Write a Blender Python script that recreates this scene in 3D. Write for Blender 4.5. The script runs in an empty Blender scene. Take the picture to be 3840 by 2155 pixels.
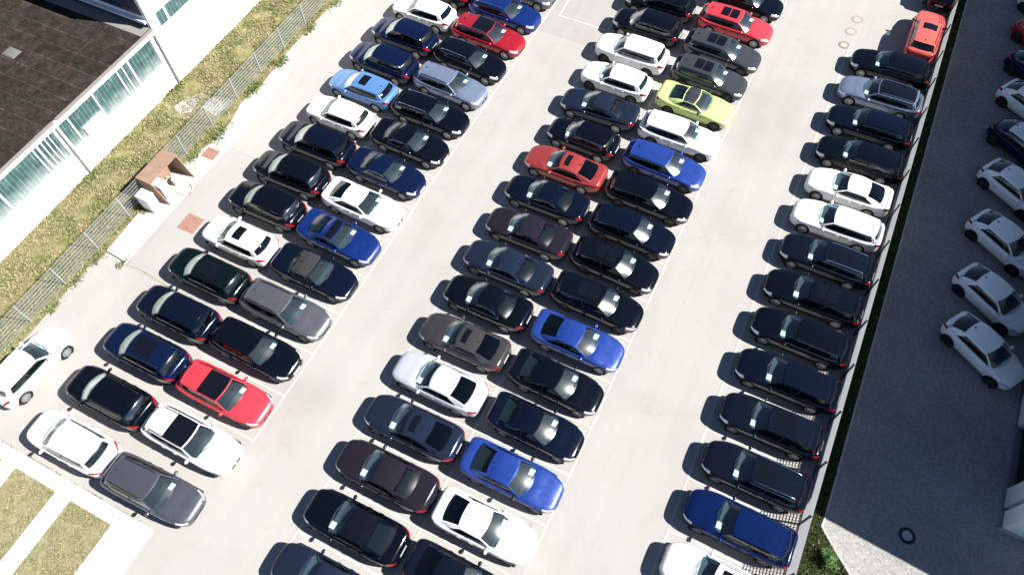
import bpy, bmesh, math, random
from mathutils import Vector, Matrix
random.seed(7)
R = math.radians
SC = bpy.context.scene

# ------------------------------------------------------------------ camera
# x runs across the rows of cars, y along them, the camera hangs 33.5 m up
TH = R(63.7)
def grid(w):
    return Vector((w[0]*math.sin(TH)-w[1]*math.cos(TH), w[0]*math.cos(TH)+w[1]*math.sin(TH), w[2]))
right = grid((0.99990, 0.0, -0.01411))
down = grid((-0.00714, -0.86264, -0.50577))
fwd = grid((-0.01218, 0.50582, -0.86255))
cam = bpy.data.objects.new('camera', bpy.data.cameras.new('camera'))
SC.collection.objects.link(cam)
m = Matrix.Identity(4)
for i in range(3):
    m[i][0] = right[i]; m[i][1] = -down[i]; m[i][2] = -fwd[i]
m[2][3] = 33.5
cam.matrix_world = m
cam.data.sensor_width = 36.0
cam.data.lens = 36.0*2750/3840
cam.data.clip_end = 2000
SC.camera = cam

# ------------------------------------------------------------------ light
SUN_AZ, SUN_EL = 15.5, 42.0          # direction towards the sun, degrees from +x
wd = bpy.data.worlds.new('World'); SC.world = wd; wd.use_nodes = True
nt = wd.node_tree
sky = nt.nodes.new('ShaderNodeTexSky'); sky.sky_type = 'NISHITA'; sky.sun_disc = False
sky.sun_elevation = R(SUN_EL); sky.sun_rotation = R(90-SUN_AZ)
sky.altitude = 1500; sky.air_density = 0.75; sky.dust_density = 0.2; sky.ozone_density = 1.2
bg = nt.nodes['Background']; nt.links.new(sky.outputs[0], bg.inputs[0]); bg.inputs[1].default_value = 0.05
sl = bpy.data.lights.new('sun', 'SUN'); sl.energy = 5.0; sl.angle = R(0.5); sl.color = (1.0, 0.965, 0.91)
so = bpy.data.objects.new('sun', sl); SC.collection.objects.link(so)
sd = Vector((math.cos(R(SUN_AZ))*math.cos(R(SUN_EL)), math.sin(R(SUN_AZ))*math.cos(R(SUN_EL)), math.sin(R(SUN_EL))))
so.rotation_euler = sd.to_track_quat('Z', 'Y').to_euler()
so.location = (20, 10, 60)
SC.view_settings.view_transform = 'Standard'; SC.view_settings.look = 'None'
SC.view_settings.exposure = 1.25; SC.view_settings.gamma = 1.0
SC.render.engine = 'CYCLES'
SC.cycles.max_bounces = 8

# ------------------------------------------------------------------ materials
MATS = {}
def mat(name, col=(.5, .5, .5), rough=.6, metal=0.0, coat=0.0, spec=0.5, emit=None):
    if name in MATS: return MATS[name]
    mt = bpy.data.materials.new(name); mt.use_nodes = True
    b = mt.node_tree.nodes['Principled BSDF']
    b.inputs['Base Color'].default_value = (*col, 1); b.inputs['Roughness'].default_value = rough
    b.inputs['Metallic'].default_value = metal; b.inputs['Coat Weight'].default_value = coat
    b.inputs['Coat Roughness'].default_value = 0.04
    b.inputs['Specular IOR Level'].default_value = spec
    MATS[name] = mt
    return mt
def N(mt, t, **kw):
    n = mt.node_tree.nodes.new(t)
    for k, v in kw.items(): setattr(n, k, v)
    return n
def L(mt, a, b): mt.node_tree.links.new(a, b)
def noise(mt, scale, detail=4, rough=.6, vec=None, dist=0.0):
    n = N(mt, 'ShaderNodeTexNoise'); n.inputs['Scale'].default_value = scale
    n.inputs['Detail'].default_value = detail; n.inputs['Roughness'].default_value = rough; n.inputs['Distortion'].default_value = dist
    if vec: L(mt, vec, n.inputs['Vector'])
    return n.outputs['Fac']
def ramp(mt, fac, stops):
    r = N(mt, 'ShaderNodeValToRGB'); e = r.color_ramp.elements
    e[0].position = stops[0][0]; e[0].color = (*stops[0][1], 1)
    e[1].position = stops[-1][0]; e[1].color = (*stops[-1][1], 1)
    for p, c in stops[1:-1]:
        k = e.new(p); k.color = (*c, 1)
    L(mt, fac, r.inputs[0]); return r.outputs['Color']
def mixc(mt, fac, a, b, mode='MIX'):
    n = N(mt, 'ShaderNodeMix', data_type='RGBA', blend_type=mode)
    for s, v in ((n.inputs[0], fac), (n.inputs[6], a), (n.inputs[7], b)):
        if isinstance(v, (int, float)): s.default_value = v
        elif isinstance(v, tuple): s.default_value = (*v, 1)
        else: L(mt, v, s)
    return n.outputs[2]
def pos(mt):
    g = N(mt, 'ShaderNodeNewGeometry'); return g.outputs['Position']
def mapping(mt, vec, scale=(1, 1, 1), rot=0.0, loc=(0, 0, 0)):
    n = N(mt, 'ShaderNodeMapping'); L(mt, vec, n.inputs[0]); n.inputs['Scale'].default_value = scale
    n.inputs['Rotation'].default_value = (0, 0, rot); n.inputs['Location'].default_value = loc
    return n.outputs[0]
def bump(mt, h, dist=.01, strength=.5):
    b = N(mt, 'ShaderNodeBump'); b.inputs['Distance'].default_value = dist; b.inputs['Strength'].default_value = strength
    L(mt, h, b.inputs['Height']); L(mt, b.outputs[0], mt.node_tree.nodes['Principled BSDF'].inputs['Normal'])
def base(mt, c): L(mt, c, mt.node_tree.nodes['Principled BSDF'].inputs['Base Color'])

def asphalt(name, a, b, c, streak=True):
    mt = mat(name, rough=.9, spec=.25); p = pos(mt)
    big = ramp(mt, noise(mt, .16, 5, .62, p, .4), [(.32, a), (.5, b), (.70, c)])
    fine = noise(mt, 38, 3, .7, p)
    f = ramp(mt, fine, [(.30, (.86, .86, .86)), (.55, (1, 1, 1)), (.75, (1.09, 1.09, 1.09))])
    col = mixc(mt, 1.0, big, f, 'MULTIPLY')
    if streak:      # tyre-polished tracks run along the lanes
        s = noise(mt, 1.0, 4, .6, mapping(mt, p, (1.3, .05, 1)))
        col = mixc(mt, 1.0, col, ramp(mt, s, [(.35, (.965, .965, .965)), (.65, (1.02, 1.02, 1.02))]), 'MULTIPLY')
        v = N(mt, 'ShaderNodeTexVoronoi', feature='DISTANCE_TO_EDGE'); v.inputs['Scale'].default_value = .12
        w = N(mt, 'ShaderNodeVectorMath', operation='ADD')
        nn = N(mt, 'ShaderNodeTexNoise'); nn.inputs['Scale'].default_value = .7; nn.inputs['Detail'].default_value = 5; L(mt, p, nn.inputs['Vector'])
        L(mt, p, w.inputs[0]); L(mt, nn.outputs['Color'], w.inputs[1]); L(mt, w.outputs[0], v.inputs['Vector'])
        crack = ramp(mt, v.outputs['Distance'], [(0.0, (.86, .85, .83)), (.0025, (1, 1, 1))])
        col = mixc(mt, .45, col, crack, 'MULTIPLY')
        spots = ramp(mt, noise(mt, 1.1, 3, .6, p), [(.64, (1, 1, 1)), (.74, (.92, .90, .88))])
        col = mixc(mt, 1.0, col, spots, 'MULTIPLY')
    base(mt, col); bump(mt, fine, .004, .35)
    return mt
M_ASPH = asphalt('asphalt', (.318, .305, .289), (.350, .337, .321), (.372, .359, .343))
M_ASPH_OLD = asphalt('older asphalt', (.285, .275, .264), (.315, .304, .293), (.335, .325, .314))
M_ASPH_MID = asphalt('worn asphalt', (.305, .293, .279), (.336, .324, .309), (.360, .348, .333))
M_CONC = asphalt('concrete', (.34, .33, .305), (.39, .38, .36), (.45, .44, .42), False)
M_CONC_W = asphalt('pale concrete', (.50, .49, .47), (.60, .59, .57), (.66, .65, .63), False)

def paving():
    mt = mat('block paving', rough=.9, spec=.2); p = pos(mt)
    b = N(mt, 'ShaderNodeTexBrick'); b.inputs['Scale'].default_value = 1.0
    b.inputs['Brick Width'].default_value = .24; b.inputs['Row Height'].default_value = .12
    b.inputs['Mortar Size'].default_value = .012; b.inputs['Mortar Smooth'].default_value = .6
    b.inputs['Color1'].default_value = (.29, .285, .275, 1); b.inputs['Color2'].default_value = (.35, .34, .325, 1); b.inputs['Mortar'].default_value = (.22, .21, .20, 1)
    L(mt, mapping(mt, p, rot=.3), b.inputs['Vector'])
    f = ramp(mt, noise(mt, 7, 5, .8, p), [(.3, (.52, .53, .56)), (.5, (.95, .95, .95)), (.7, (1.28, 1.26, 1.22))])
    g = ramp(mt, noise(mt, .35, 4, .6, p), [(.35, (.86, .86, .86)), (.65, (1.05, 1.05, 1.05))])
    base(mt, mixc(mt, 1, mixc(mt, 1, b.outputs[0], f, 'MULTIPLY'), g, 'MULTIPLY'))
    return mt
M_PAVE = paving()
def linepaint():
    mt = mat('road marking paint', rough=.7); p = pos(mt)
    f = noise(mt, 9, 5, .75, p)
    base(mt, ramp(mt, f, [(.36, (.34, .332, .32)), (.50, (.43, .42, .405)), (.62, (.49, .48, .465))]))
    return mt
M_LINE = linepaint()
def soil(name, cols, sc=1.6):
    mt = mat(name, rough=1.0, spec=.1); p = pos(mt)
    c = ramp(mt, noise(mt, sc, 8, .72, p, .5), cols)
    f = ramp(mt, noise(mt, 22, 3, .7, p), [(.3, (.6, .6, .6)), (.7, (1.3, 1.3, 1.3))])
    base(mt, mixc(mt, 1, c, f, 'MULTIPLY')); bump(mt, noise(mt, 9, 4, .7, p), .06, .8)
    return mt
M_SOIL = soil('dry grass ground', [(.30, (.085, .105, .032)), (.45, (.17, .165, .07)), (.58, (.26, .22, .12)), (.72, (.34, .28, .19))])
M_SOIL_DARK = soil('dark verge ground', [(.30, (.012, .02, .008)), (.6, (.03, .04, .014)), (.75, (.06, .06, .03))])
M_SOIL_BL = soil('dry lawn ground', [(.30, (.15, .15, .07)), (.5, (.25, .23, .13)), (.72, (.36, .31, .22))], 2.5)
def leafmat():
    mt = mat('grass blades', rough=.8, spec=.2)
    a = N(mt, 'ShaderNodeAttribute'); a.attribute_name = 'tint'
    base(mt, a.outputs['Color']); return mt
M_LEAF = leafmat()

def paint(name, col, metal=.35, rough=.42, coat=.8):
    k = 'paint '+name
    if k in MATS: return MATS[k]
    mt = mat(k, col, rough, metal, .12 if max(col) < .1 else .45); p = pos(mt)
    mt.node_tree.nodes['Principled BSDF'].inputs['Coat Roughness'].default_value = .13
    if max(col) < .1: mt.node_tree.nodes['Principled BSDF'].inputs['Specular IOR Level'].default_value = .42
    f = noise(mt, 45, 2, .6, p)
    b = tuple(min(1, c*1.15+.0006) for c in col)
    base(mt, mixc(mt, ramp(mt, f, [(.4, (0, 0, 0)), (.66, (1, 1, 1))]), tuple(c*.92 for c in col), b))
    dirt = ramp(mt, noise(mt, 3.5, 5, .7, p), [(.35, (.10, .10, .10)), (.7, (.17, .17, .17))] if max(col) < .1 else [(.35, (.24, .24, .24)), (.7, (.42, .42, .42))])
    L(mt, dirt, mt.node_tree.nodes['Principled BSDF'].inputs['Roughness'])
    return mt
PAINTS = {
 'white': ((.80, .80, .79), 0, .4), 'black': ((.0018, .0030, .0065), .1, .3), 'navy': ((.004, .010, .042), .35, .3),
 'deepblue': ((.005, .024, .15), .4, .3), 'midblue': ((.004, .016, .085), .4, .3), 'snow': ((.90, .90, .90), 0, .4), 'royal': ((.016, .048, .25), .3, .3), 'lightblue': ((.085, .20, .43), .2, .35),
 'red': ((.58, .040, .058), .15, .35), 'darkred': ((.33, .010, .022), .3, .35), 'coral': ((.70, .105, .085), .1, .4), 'redliftback': ((.32, .042, .040), .3, .35),
 'slate': ((.020, .030, .058), .5, .35), 'grey': ((.125, .130, .148), .55, .35), 'bluegrey': ((.090, .097, .118), .5, .35), 'midgrey': ((.070, .077, .086), .5, .35), 'charcoal': ((.006, .010, .021), .4, .35),
 'brown': ((.024, .019, .029), .4, .35), 'greybrown': ((.070, .066, .070), .5, .35), 'silver': ((.48, .50, .55), .1, .35),
 'bluesilver': ((.20, .25, .36), .5, .35), 'lime': ((.50, .64, .22), .05, .4), 'green': ((.0025, .0075, .0085), .3, .3), 'inky': ((.003, .006, .017), .3, .3)}
def P(k):
    c, me, ro = PAINTS[k]; return paint(k, c, me, ro)

def glass(name, tint, refl=1.0, rough=.03, ior=1.75):
    if name in MATS: return MATS[name]
    mt = bpy.data.materials.new(name); mt.use_nodes = True; MATS[name] = mt
    nt = mt.node_tree; nt.nodes.clear()
    out = nt.nodes.new('ShaderNodeOutputMaterial'); mx = nt.nodes.new('ShaderNodeMixShader')
    tr = nt.nodes.new('ShaderNodeBsdfTransparent'); tr.inputs[0].default_value = (*tint, 1)
    gl = nt.nodes.new('ShaderNodeBsdfGlossy'); gl.inputs['Roughness'].default_value = rough; gl.inputs[0].default_value = (refl, refl, refl, 1)
    fr = nt.nodes.new('ShaderNodeFresnel'); # thin pane: the same reflectance from either side
    ge = nt.nodes.new('ShaderNodeNewGeometry'); mr = nt.nodes.new('ShaderNodeMapRange')
    nt.links.new(ge.outputs['Backfacing'], mr.inputs[0]); mr.inputs[3].default_value = ior; mr.inputs[4].default_value = 1/ior
    nt.links.new(mr.outputs[0], fr.inputs[0])
    nt.links.new(fr.outputs[0], mx.inputs[0]); nt.links.new(tr.outputs[0], mx.inputs[1]); nt.links.new(gl.outputs[0], mx.inputs[2])
    nt.links.new(mx.outputs[0], out.inputs[0]); return mt
M_WS = glass('windscreen glass', (.80, .93, .95), 1.0, .16, 2.1)
M_RW = glass('rear window glass', (.40, .52, .54), 1.0, .17)
M_RWC = glass('coated rear glass', (.20, .25, .27), 1.0, .12, 2.6)
M_RWD = glass('privacy glass', (.07, .09, .11))
M_SW = glass('side window glass', (.26, .34, .34))
M_PANO = mat('black roof glass', (.004, .005, .008), .08, 0, 0, .5)
M_TYRE = mat('tyre rubber', (.015, .015, .016), .85)
M_RIM = mat('silver rim', (.42, .43, .45), .35, .7)
M_RIMD = mat('dark rim', (.06, .06, .065), .35, .6)
M_WELL = mat('wheel well plastic', (.006, .006, .007), .9)
M_TRIM = mat('black trim', (.012, .012, .014), .5)
M_CHROME = mat('chrome trim', (.75, .76, .78), .18, 1.0)
M_LAMP = mat('headlight glass', (.62, .65, .70), .12, .3, 1.0)
M_TAIL = mat('tail light red', (.24, .004, .008), .2, 0, .5)
M_PLATE = mat('number plate', (.50, .51, .53), .5)
M_INT = mat('dark interior', (.020, .024, .026), .8)
M_INTL = mat('dashboard', (.045, .060, .068), .7)
M_INTR = mat('red leather interior', (.16, .03, .02), .7)
M_CARD = mat('white paper card', (.90, .90, .88), .8)
M_CREAM = mat('pale cream film', (.80, .74, .62), .6)
M_SOFT = mat('black canvas', (.022, .022, .025), .95)
M_ORANGE = mat('orange fabric', (.55, .20, .08), .8)

# ------------------------------------------------------------------ helpers
COL = SC.collection
def link(name, me, parent=None, loc=None, m=None):
    o = bpy.data.objects.new(name, me); COL.objects.link(o)
    if parent is not None: o.parent = parent
    if loc is not None: o.location = loc
    if m is not None:
        if len(me.materials) == 0: me.materials.append(m)
    return o
def mesh(name, bm, m=None, smooth=None):
    me = bpy.data.meshes.new(name); bmesh.ops.recalc_face_normals(bm, faces=bm.faces[:]) if smooth != 'keep' else None
    bm.to_mesh(me); bm.free()
    if m is not None:
        for k in (m if isinstance(m, (list, tuple)) else [m]): me.materials.append(k)
    if smooth is not None:
        for p in me.polygons: p.use_smooth = True
        me.set_sharp_from_angle(angle=R(40 if smooth == 'keep' else smooth))
    return me
def tag(o, label=None, cat=None, group=None, kind=None):
    if label: o['label'] = label
    if cat: o['category'] = cat
    if group: o['group'] = group
    if kind: o['kind'] = kind
    return o
def empty(name, loc=(0, 0, 0), rz=0):
    o = bpy.data.objects.new(name, None); COL.objects.link(o); o.location = loc; o.rotation_euler = (0, 0, rz)
    o.empty_display_size = .3; return o
def bx(bm, x0, x1, y0, y1, z0, z1, mi=0):
    v = [bm.verts.new(p) for p in ((x0, y0, z0), (x1, y0, z0), (x1, y1, z0), (x0, y1, z0), (x0, y0, z1), (x1, y0, z1), (x1, y1, z1), (x0, y1, z1))]
    for q in ((0, 3, 2, 1), (4, 5, 6, 7), (0, 1, 5, 4), (1, 2, 6, 5), (2, 3, 7, 6), (3, 0, 4, 7)):
        bm.faces.new([v[i] for i in q]).material_index = mi
def boxmesh(name, dims, m, bev=0):
    bm = bmesh.new(); bx(bm, *dims)
    if bev: bmesh.ops.bevel(bm, geom=bm.edges[:], offset=bev, segments=2, affect='EDGES', profile=.5)
    return mesh(name, bm, m, 35 if bev else None)
def tube(bm, pts, r, n=6, mi=0):
    rings = []
    pts = [Vector(p) for p in pts]
    for i, p in enumerate(pts):
        d = (pts[min(i+1, len(pts)-1)]-pts[max(i-1, 0)]).normalized()
        a = d.cross(Vector((0, 0, 1)))
        if a.length < .01: a = Vector((1, 0, 0))
        a.normalize(); b = d.cross(a)
        rings.append([bm.verts.new(p+a*r*math.cos(k*2*math.pi/n)+b*r*math.sin(k*2*math.pi/n)) for k in range(n)])
    for i in range(len(rings)-1):
        for k in range(n):
            bm.faces.new((rings[i][k], rings[i][(k+1) % n], rings[i+1][(k+1) % n], rings[i+1][k])).material_index = mi
    bm.faces.new(rings[0][::-1]); bm.faces.new(rings[-1])
def patch(bm, f, us, vs, mi=0):
    g = [[bm.verts.new(f(u, v)) for v in vs] for u in us]
    for i in range(len(us)-1):
        for j in range(len(vs)-1):
            bm.faces.new((g[i][j], g[i+1][j], g[i+1][j+1], g[i][j+1])).material_index = mi
    return g
def lin(a, b, n): return [a+(b-a)*i/n for i in range(n+1)]
def lerp(a, b, t): return a+(b-a)*t
def pl(x, pts):
    """smooth interpolation through sorted (x, y) points"""
    if x <= pts[0][0]: return pts[0][1]
    if x >= pts[-1][0]: return pts[-1][1]
    for i in range(len(pts)-1):
        if x <= pts[i+1][0]: break
    def sl(j):
        a = (pts[j][1]-pts[j-1][1])/(pts[j][0]-pts[j-1][0]) if j > 0 else None
        b = (pts[j+1][1]-pts[j][1])/(pts[j+1][0]-pts[j][0]) if j < len(pts)-1 else None
        if a is None: return b
        if b is None: return a
        return 0 if a*b <= 0 else 2*a*b/(a+b)
    x0, y0 = pts[i]; x1, y1 = pts[i+1]; h = x1-x0; t = (x-x0)/h; m0 = sl(i)*h; m1 = sl(i+1)*h
    return (2*t**3-3*t*t+1)*y0+(t**3-2*t*t+t)*m0+(-2*t**3+3*t*t)*y1+(t**3-t*t)*m1

# ------------------------------------------------------------------ ground sheets
def sheet(name, poly, z, m, kind='structure', thick=0.0):
    bm = bmesh.new(); v = [bm.verts.new((x, y, z)) for x, y in poly]; f = bm.faces.new(v)
    if f.normal.z < 0 or True: bmesh.ops.recalc_face_normals(bm, faces=bm.faces[:])
    bm.faces.ensure_lookup_table()
    bm.normal_update()
    if bm.faces[0].normal.z < 0: bm.faces[0].normal_flip()
    if thick:
        r = bmesh.ops.extrude_face_region(bm, geom=bm.faces[:]); 
        for q in r['geom']:
            if isinstance(q, bmesh.types.BMVert): q.co.z -= thick
        bmesh.ops.recalc_face_normals(bm, faces=bm.faces[:])
    me = bpy.data.meshes.new(name); bm.to_mesh(me); bm.free(); me.materials.append(m)
    o = bpy.data.objects.new(name, me); COL.objects.link(o); o['kind'] = kind; return o
def rect(x0, x1, y0, y1): return [(x0, y0), (x1, y0), (x1, y1), (x0, y1)]
sheet('ground', rect(-500, 500, -500, 500), 0, M_ASPH)
sheet('older_asphalt_road', [(-28.8, 35.9), (-12.2, 35.95), (-12.2, 80), (-28.8, 80)], .004, M_ASPH_OLD)
sheet('asphalt_path', [(-28.8, 9.45), (-21.5, 9.3), (-21.5, 18.5), (-28.8, 18.8)], .004, M_ASPH_MID)
sheet('concrete_path', [(-30.75, 12.5), (-28.8, 12.5), (-28.8, 24.5), (-29.4, 27), (-30.75, 28)], .008, M_CONC)
sheet('paving', [(8.67, 12.75), (8.64, 12.41), (9.0, 12.03), (9.39, 11.71), (10.26, 10.95), (11.6, 9.6), (13.2, 7.2), (14.0, 2), (60, 2), (60, 120), (9.0, 120), (8.69, 21)], .004, M_PAVE)
M_KERB = mat('kerb stone', (.42, .41, .39), .85)
def strip(name, pts, w, h, m, z0=0.0):
    bm = bmesh.new()
    for (xa, ya), (xb, yb) in zip(pts, pts[1:]):
        d = Vector((xb-xa, yb-ya, 0)).normalized(); nrm = Vector((-d.y, d.x, 0))*w/2
        q = [Vector((xa, ya, 0))+nrm, Vector((xa, ya, 0))-nrm, Vector((xb, yb, 0))-nrm, Vector((xb, yb, 0))+nrm]
        lo = [bm.verts.new(p+Vector((0, 0, z0))) for p in q]; hi = [bm.verts.new(p+Vector((0, 0, h))) for p in q]
        bm.faces.new(hi)
        for i in range(4): bm.faces.new((lo[i], lo[(i+1) % 4], hi[(i+1) % 4], hi[i]))
    return mesh(name, bm, m)
o = link('kerb', strip('kerb', [(-28.8, 9.5), (-28.8, 20.2)], .10, .022, M_CONC_W)); tag(o, kind='structure')
o = link('kerb', strip('kerb', [(8.67, 60), (8.66, 12.8), (8.62, 12.41), (9.37, 11.68), (10.25, 10.92), (11.6, 9.55), (13.2, 7.15)], .08, .03, M_KERB)); tag(o, kind='structure')
o = link('pavement_joint', strip('pavement_joint', [(-28.7, 9.55), (-27.9, 9.62), (-27.0, 9.55), (-25.4, 9.43), (-24.6, 9.3)], .045, .010, M_SOIL_BL, .006)); tag(o, kind='structure')
o = link('asphalt_seam', strip('asphalt_seam', [(-28.5, 18.75), (-27.8, 18.72), (-26.8, 18.66), (-25.9, 18.6)], .03, .010, M_ASPH_OLD, .006)); tag(o, kind='structure')

# painted bays
def line(bm, x0, y0, x1, y1, w=.11, z=.012):
    d = Vector((x1-x0, y1-y0, 0)).normalized(); n_ = Vector((-d.y, d.x, 0))*w/2
    a = Vector((x0, y0, z)); b = Vector((x1, y1, z)); bm.faces.new([bm.verts.new(p) for p in (a-n_, b-n_, b+n_, a+n_)])
bm = bmesh.new()
def rowlines(xa, xb, ys, y0, y1, front=True):
    line(bm, xa, y0, xa, y1)
    for y in ys: line(bm, xa+(.055 if xb > xa else -.055), y, xb, y, .10)
ysB = [4.52+2.505*k for k in range(0, 15)]
rowlines(-16.42, -21.29, ysB, 4.465, 39.6); line(bm, -21.35, 4.465, -21.35, 39.6)
ysD = [-.55+2.53*k for k in range(0, 18)]
rowlines(-2.32, -7.20, ysD, -4, 46.0); line(bm, -7.26, -4, -7.26, 46.0)
ysC = [-.55+2.525*k for k in range(0, 18)]
for y in ysC: line(bm, -7.32, y, -12.09, y, .10)
line(bm, -12.15, -4, -12.15, 45)
ysE = [6.7+2.58*k for k in range(0, 15)]
rowlines(2.60, 7.35, ysE, 6.6, 43.2)
line(bm, -15.60, 37.86, -12.2, 37.86); line(bm, -15.66, 37.80, -15.95, 46); line(bm, -2.26, 45.94, -.2, 47.0)
for f in bm.faces:
    if f.normal.z < 0: f.normal_flip()
o = link('road_marking', mesh('road_marking', bm, M_LINE, None)); tag(o, kind='structure')

# manholes and covers (flush with the ground they sit in)
M_RUST = mat('rusty steel plate', rough=.8, metal=.1)
base(M_RUST, ramp(M_RUST, noise(M_RUST, 6, 5, .7, pos(M_RUST)), [(.3, (.26, .135, .10)), (.7, (.34, .19, .145))]))
M_RUSTRING = mat('rusty ring', (.31, .25, .215), .8); M_CAST = mat('cast iron', (.018, .019, .022), .85)
def disc(bm, x, y, r0, r1, z, h=.0, n=32):
    if r0 > 0:
        a = [bm.verts.new((x+r0*math.cos(k*2*math.pi/n), y+r0*math.sin(k*2*math.pi/n), z)) for k in range(n)]
        b = [bm.verts.new((x+r1*math.cos(k*2*math.pi/n), y+r1*math.sin(k*2*math.pi/n), z)) for k in range(n)]
        for k in range(n): bm.faces.new((a[k], b[k], b[(k+1) % n], a[(k+1) % n]))
    else: bm.faces.new([bm.verts.new((x+r1*math.cos(k*2*math.pi/n), y+r1*math.sin(k*2*math.pi/n), z)) for k in range(n)])
def manhole(x, y, r, ring_m, lid_m, label, group):
    t = empty('manhole_cover', (x, y, 0)); tag(t, label, 'manhole cover', group)
    bm = bmesh.new(); disc(bm, 0, 0, r*.60, r, .016); link('ring', mesh('manhole_ring', bm, ring_m), t)
    bm = bmesh.new(); disc(bm, 0, 0, 0, r*.595, .014); link('lid', mesh('manhole_lid', bm, lid_m), t)
M_LID = mat('pale lid', (.37, .345, .32), .8)
manhole(2.46, 46.0, .38, M_RUSTRING, M_LID, 'rusty ringed manhole cover in the lane, farthest of the three in a line', 'manhole covers in the lane')
manhole(2.34, 44.65, .38, M_RUSTRING, M_LID, 'rusty ringed manhole cover in the lane, middle one of three in a line', 'manhole covers in the lane')
manhole(2.23, 43.2, .36, mat('dark rusty ring', (.24, .18, .15), .8), M_LID, 'darker rusty ringed manhole cover in the lane, nearest of the three in a line', 'manhole covers in the lane')
manhole(12.06, 13.65, .37, M_CAST, mat('grey lid', (.36, .38, .41), .8), 'round manhole cover with thick black ring in the shaded block paving', None)
def plate(x0, x1, y0, y1, label):
    t = empty('steel_cover_plate', ((x0+x1)/2, (y0+y1)/2, 0)); tag(t, label, 'cover plate', 'rusty cover plates')
    a, b = (x1-x0)/2, (y1-y0)/2
    link('plate', boxmesh('cover_plate', (-a, a, -b, b, -.01, .022), M_RUST), t)
    for s in (1, -1): link('lifting_handle', boxmesh('lifting_handle', (-.07, .07, s*b*.7-.012, s*b*.7+.012, .022, .032), M_CAST), t)
plate(-29.86, -29.0, 17.48, 18.22, 'smaller square rusty cover plate in the concrete strip beyond the brown shelter')
plate(-27.77, -26.69, 12.73, 13.80, 'large square rusty cover plate in the asphalt in front of the white sunroof hatchback')
t = link('drain_cover', (lambda b: (disc(b, 0, 0, 0, .11, .014, n=12), mesh('drain_cover', b, M_RUST))[1])(bmesh.new()), None, (-28.67, 14.94, 0)); tag(t, 'small round rusty drain lid on the asphalt in front of the brown shelter', 'drain cover')

# raised concrete slab by the fence
def slab(name, poly, z, thick, m, label=None, kind='structure'):
    return sheet(name, poly, z, m, kind, thick)
slab('concrete_slab', [(-30.15, 9.75), (-28.92, 9.66), (-28.95, 12.6), (-30.3, 12.5)], .12, .12, M_CONC_W)

# pale concrete slabs at the near left corner, framing beds of dry lawn
M_CONC_BR = asphalt('bright concrete', (.66, .655, .64), (.74, .735, .72), (.80, .79, .78), False)
CS = [(-60, -.83), (-18.0, -.83), (-18.0, -30), (-60, -30)]
sheet('concrete_slab', CS, .07, M_CONC_BR, thick=.07)
M_JOINT = mat('joint filler', (.27, .27, .28), .9)
bm = bmesh.new()
for a in ((-60, -1.12, -22.78, -1.12), (-22.68, -1.12, -19.6, -1.12), (-22.73, -1.12, -22.83, -30), (-19.6, -1.12, -19.66, -30), (-26.05, -1.12, -26.15, -30)): line(bm, *a, w=.05, z=.074)
line(bm, -19.6, -1.0, -19.6, -.83, .03, .074)
for f in bm.faces:
    if f.normal.z < 0: f.normal_flip()
tag(link('pavement_joint', mesh('pavement_joint', bm, M_JOINT)), kind='structure')
BEDS = [(-25.62, -23.12, -20, -1.45), (-22.24, -19.80, -20, -1.47), (-29.2, -26.5, -20, -1.45)]
for b in BEDS: sheet('lawn_soil', rect(*b), .078, M_SOIL_BL)

# strip of rough grass between the building and the left fence, verge on the right
sheet('rough_ground', [(-35.4, -30), (-30.55, -30), (-30.3, 4), (-30.45, 8.5), (-30.2, 9.3), (-30.4, 13), (-30.35, 17.0), (-29.95, 18.5), (-29.9, 20.4), (-30.3, 22), (-30.1, 24), (-30.35, 28), (-30.2, 34), (-30.4, 80), (-35.4, 80)], .014, M_SOIL)
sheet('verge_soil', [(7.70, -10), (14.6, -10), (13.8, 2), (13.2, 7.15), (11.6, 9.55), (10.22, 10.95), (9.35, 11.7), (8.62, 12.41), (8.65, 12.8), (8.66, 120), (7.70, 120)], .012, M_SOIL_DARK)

# ------------------------------------------------------------------ grass and weeds
def blades(name, pts, tints, size=(.05, .12), label=None, kind='stuff', lean=.9, z0=.02, seed=1, width=.35):
    rnd = random.Random(seed); V = []; F = []; C = []
    for x, y, k in pts:
        h = rnd.uniform(*size)*k; a = rnd.uniform(0, 6.283); b = rnd.uniform(0, 6.283); w = h*width*rnd.uniform(.7, 1.3)
        dx, dy = math.cos(a)*w, math.sin(a)*w; lx, ly = math.cos(b)*h*lean*rnd.random(), math.sin(b)*h*lean*rnd.random()
        i = len(V); hz = h*rnd.uniform(.35, 1)
        V += [(x-dx, y-dy, z0), (x+dx, y+dy, z0), (x+dx*.5+lx, y+dy*.5+ly, z0+hz), (x-dx*.5+lx, y-dy*.5+ly, z0+hz)]
        F.append((i, i+1, i+2, i+3)); c = rnd.choice(tints); v = rnd.uniform(.84, 1.16); C += [(c[0]*v, c[1]*v, c[2]*v, 1)]*4
    me = bpy.data.meshes.new(name); me.from_pydata(V, [], F)
    at = me.color_attributes.new('tint', 'FLOAT_COLOR', 'POINT'); at.data.foreach_set('color', [q for c in C for q in c])
    me.materials.append(M_LEAF); return me
def field(x0, x1, y0, y1, n, seed, dens=lambda x, y: 1.0):
    rnd = random.Random(seed); out = []
    while len(out) < n:
        x = rnd.uniform(x0, x1); y = rnd.uniform(y0, y1)
        if rnd.random() < dens(x, y): out.append((x, y, 1.0))
    return out
from mathutils import noise as mn
def patchy(x, y, s=.9, b=0.0, ox=0): return max(0, min(1, .5+b+2.4*mn.noise(Vector((x*s+ox, y*s, ox)))))
GREEN = [(.10, .145, .04), (.14, .185, .055), (.075, .115, .03), (.18, .215, .08)]
DRY = [(.32, .275, .16), (.36, .31, .19), (.27, .215, .135), (.27, .27, .13), (.34, .26, .18)]
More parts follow.
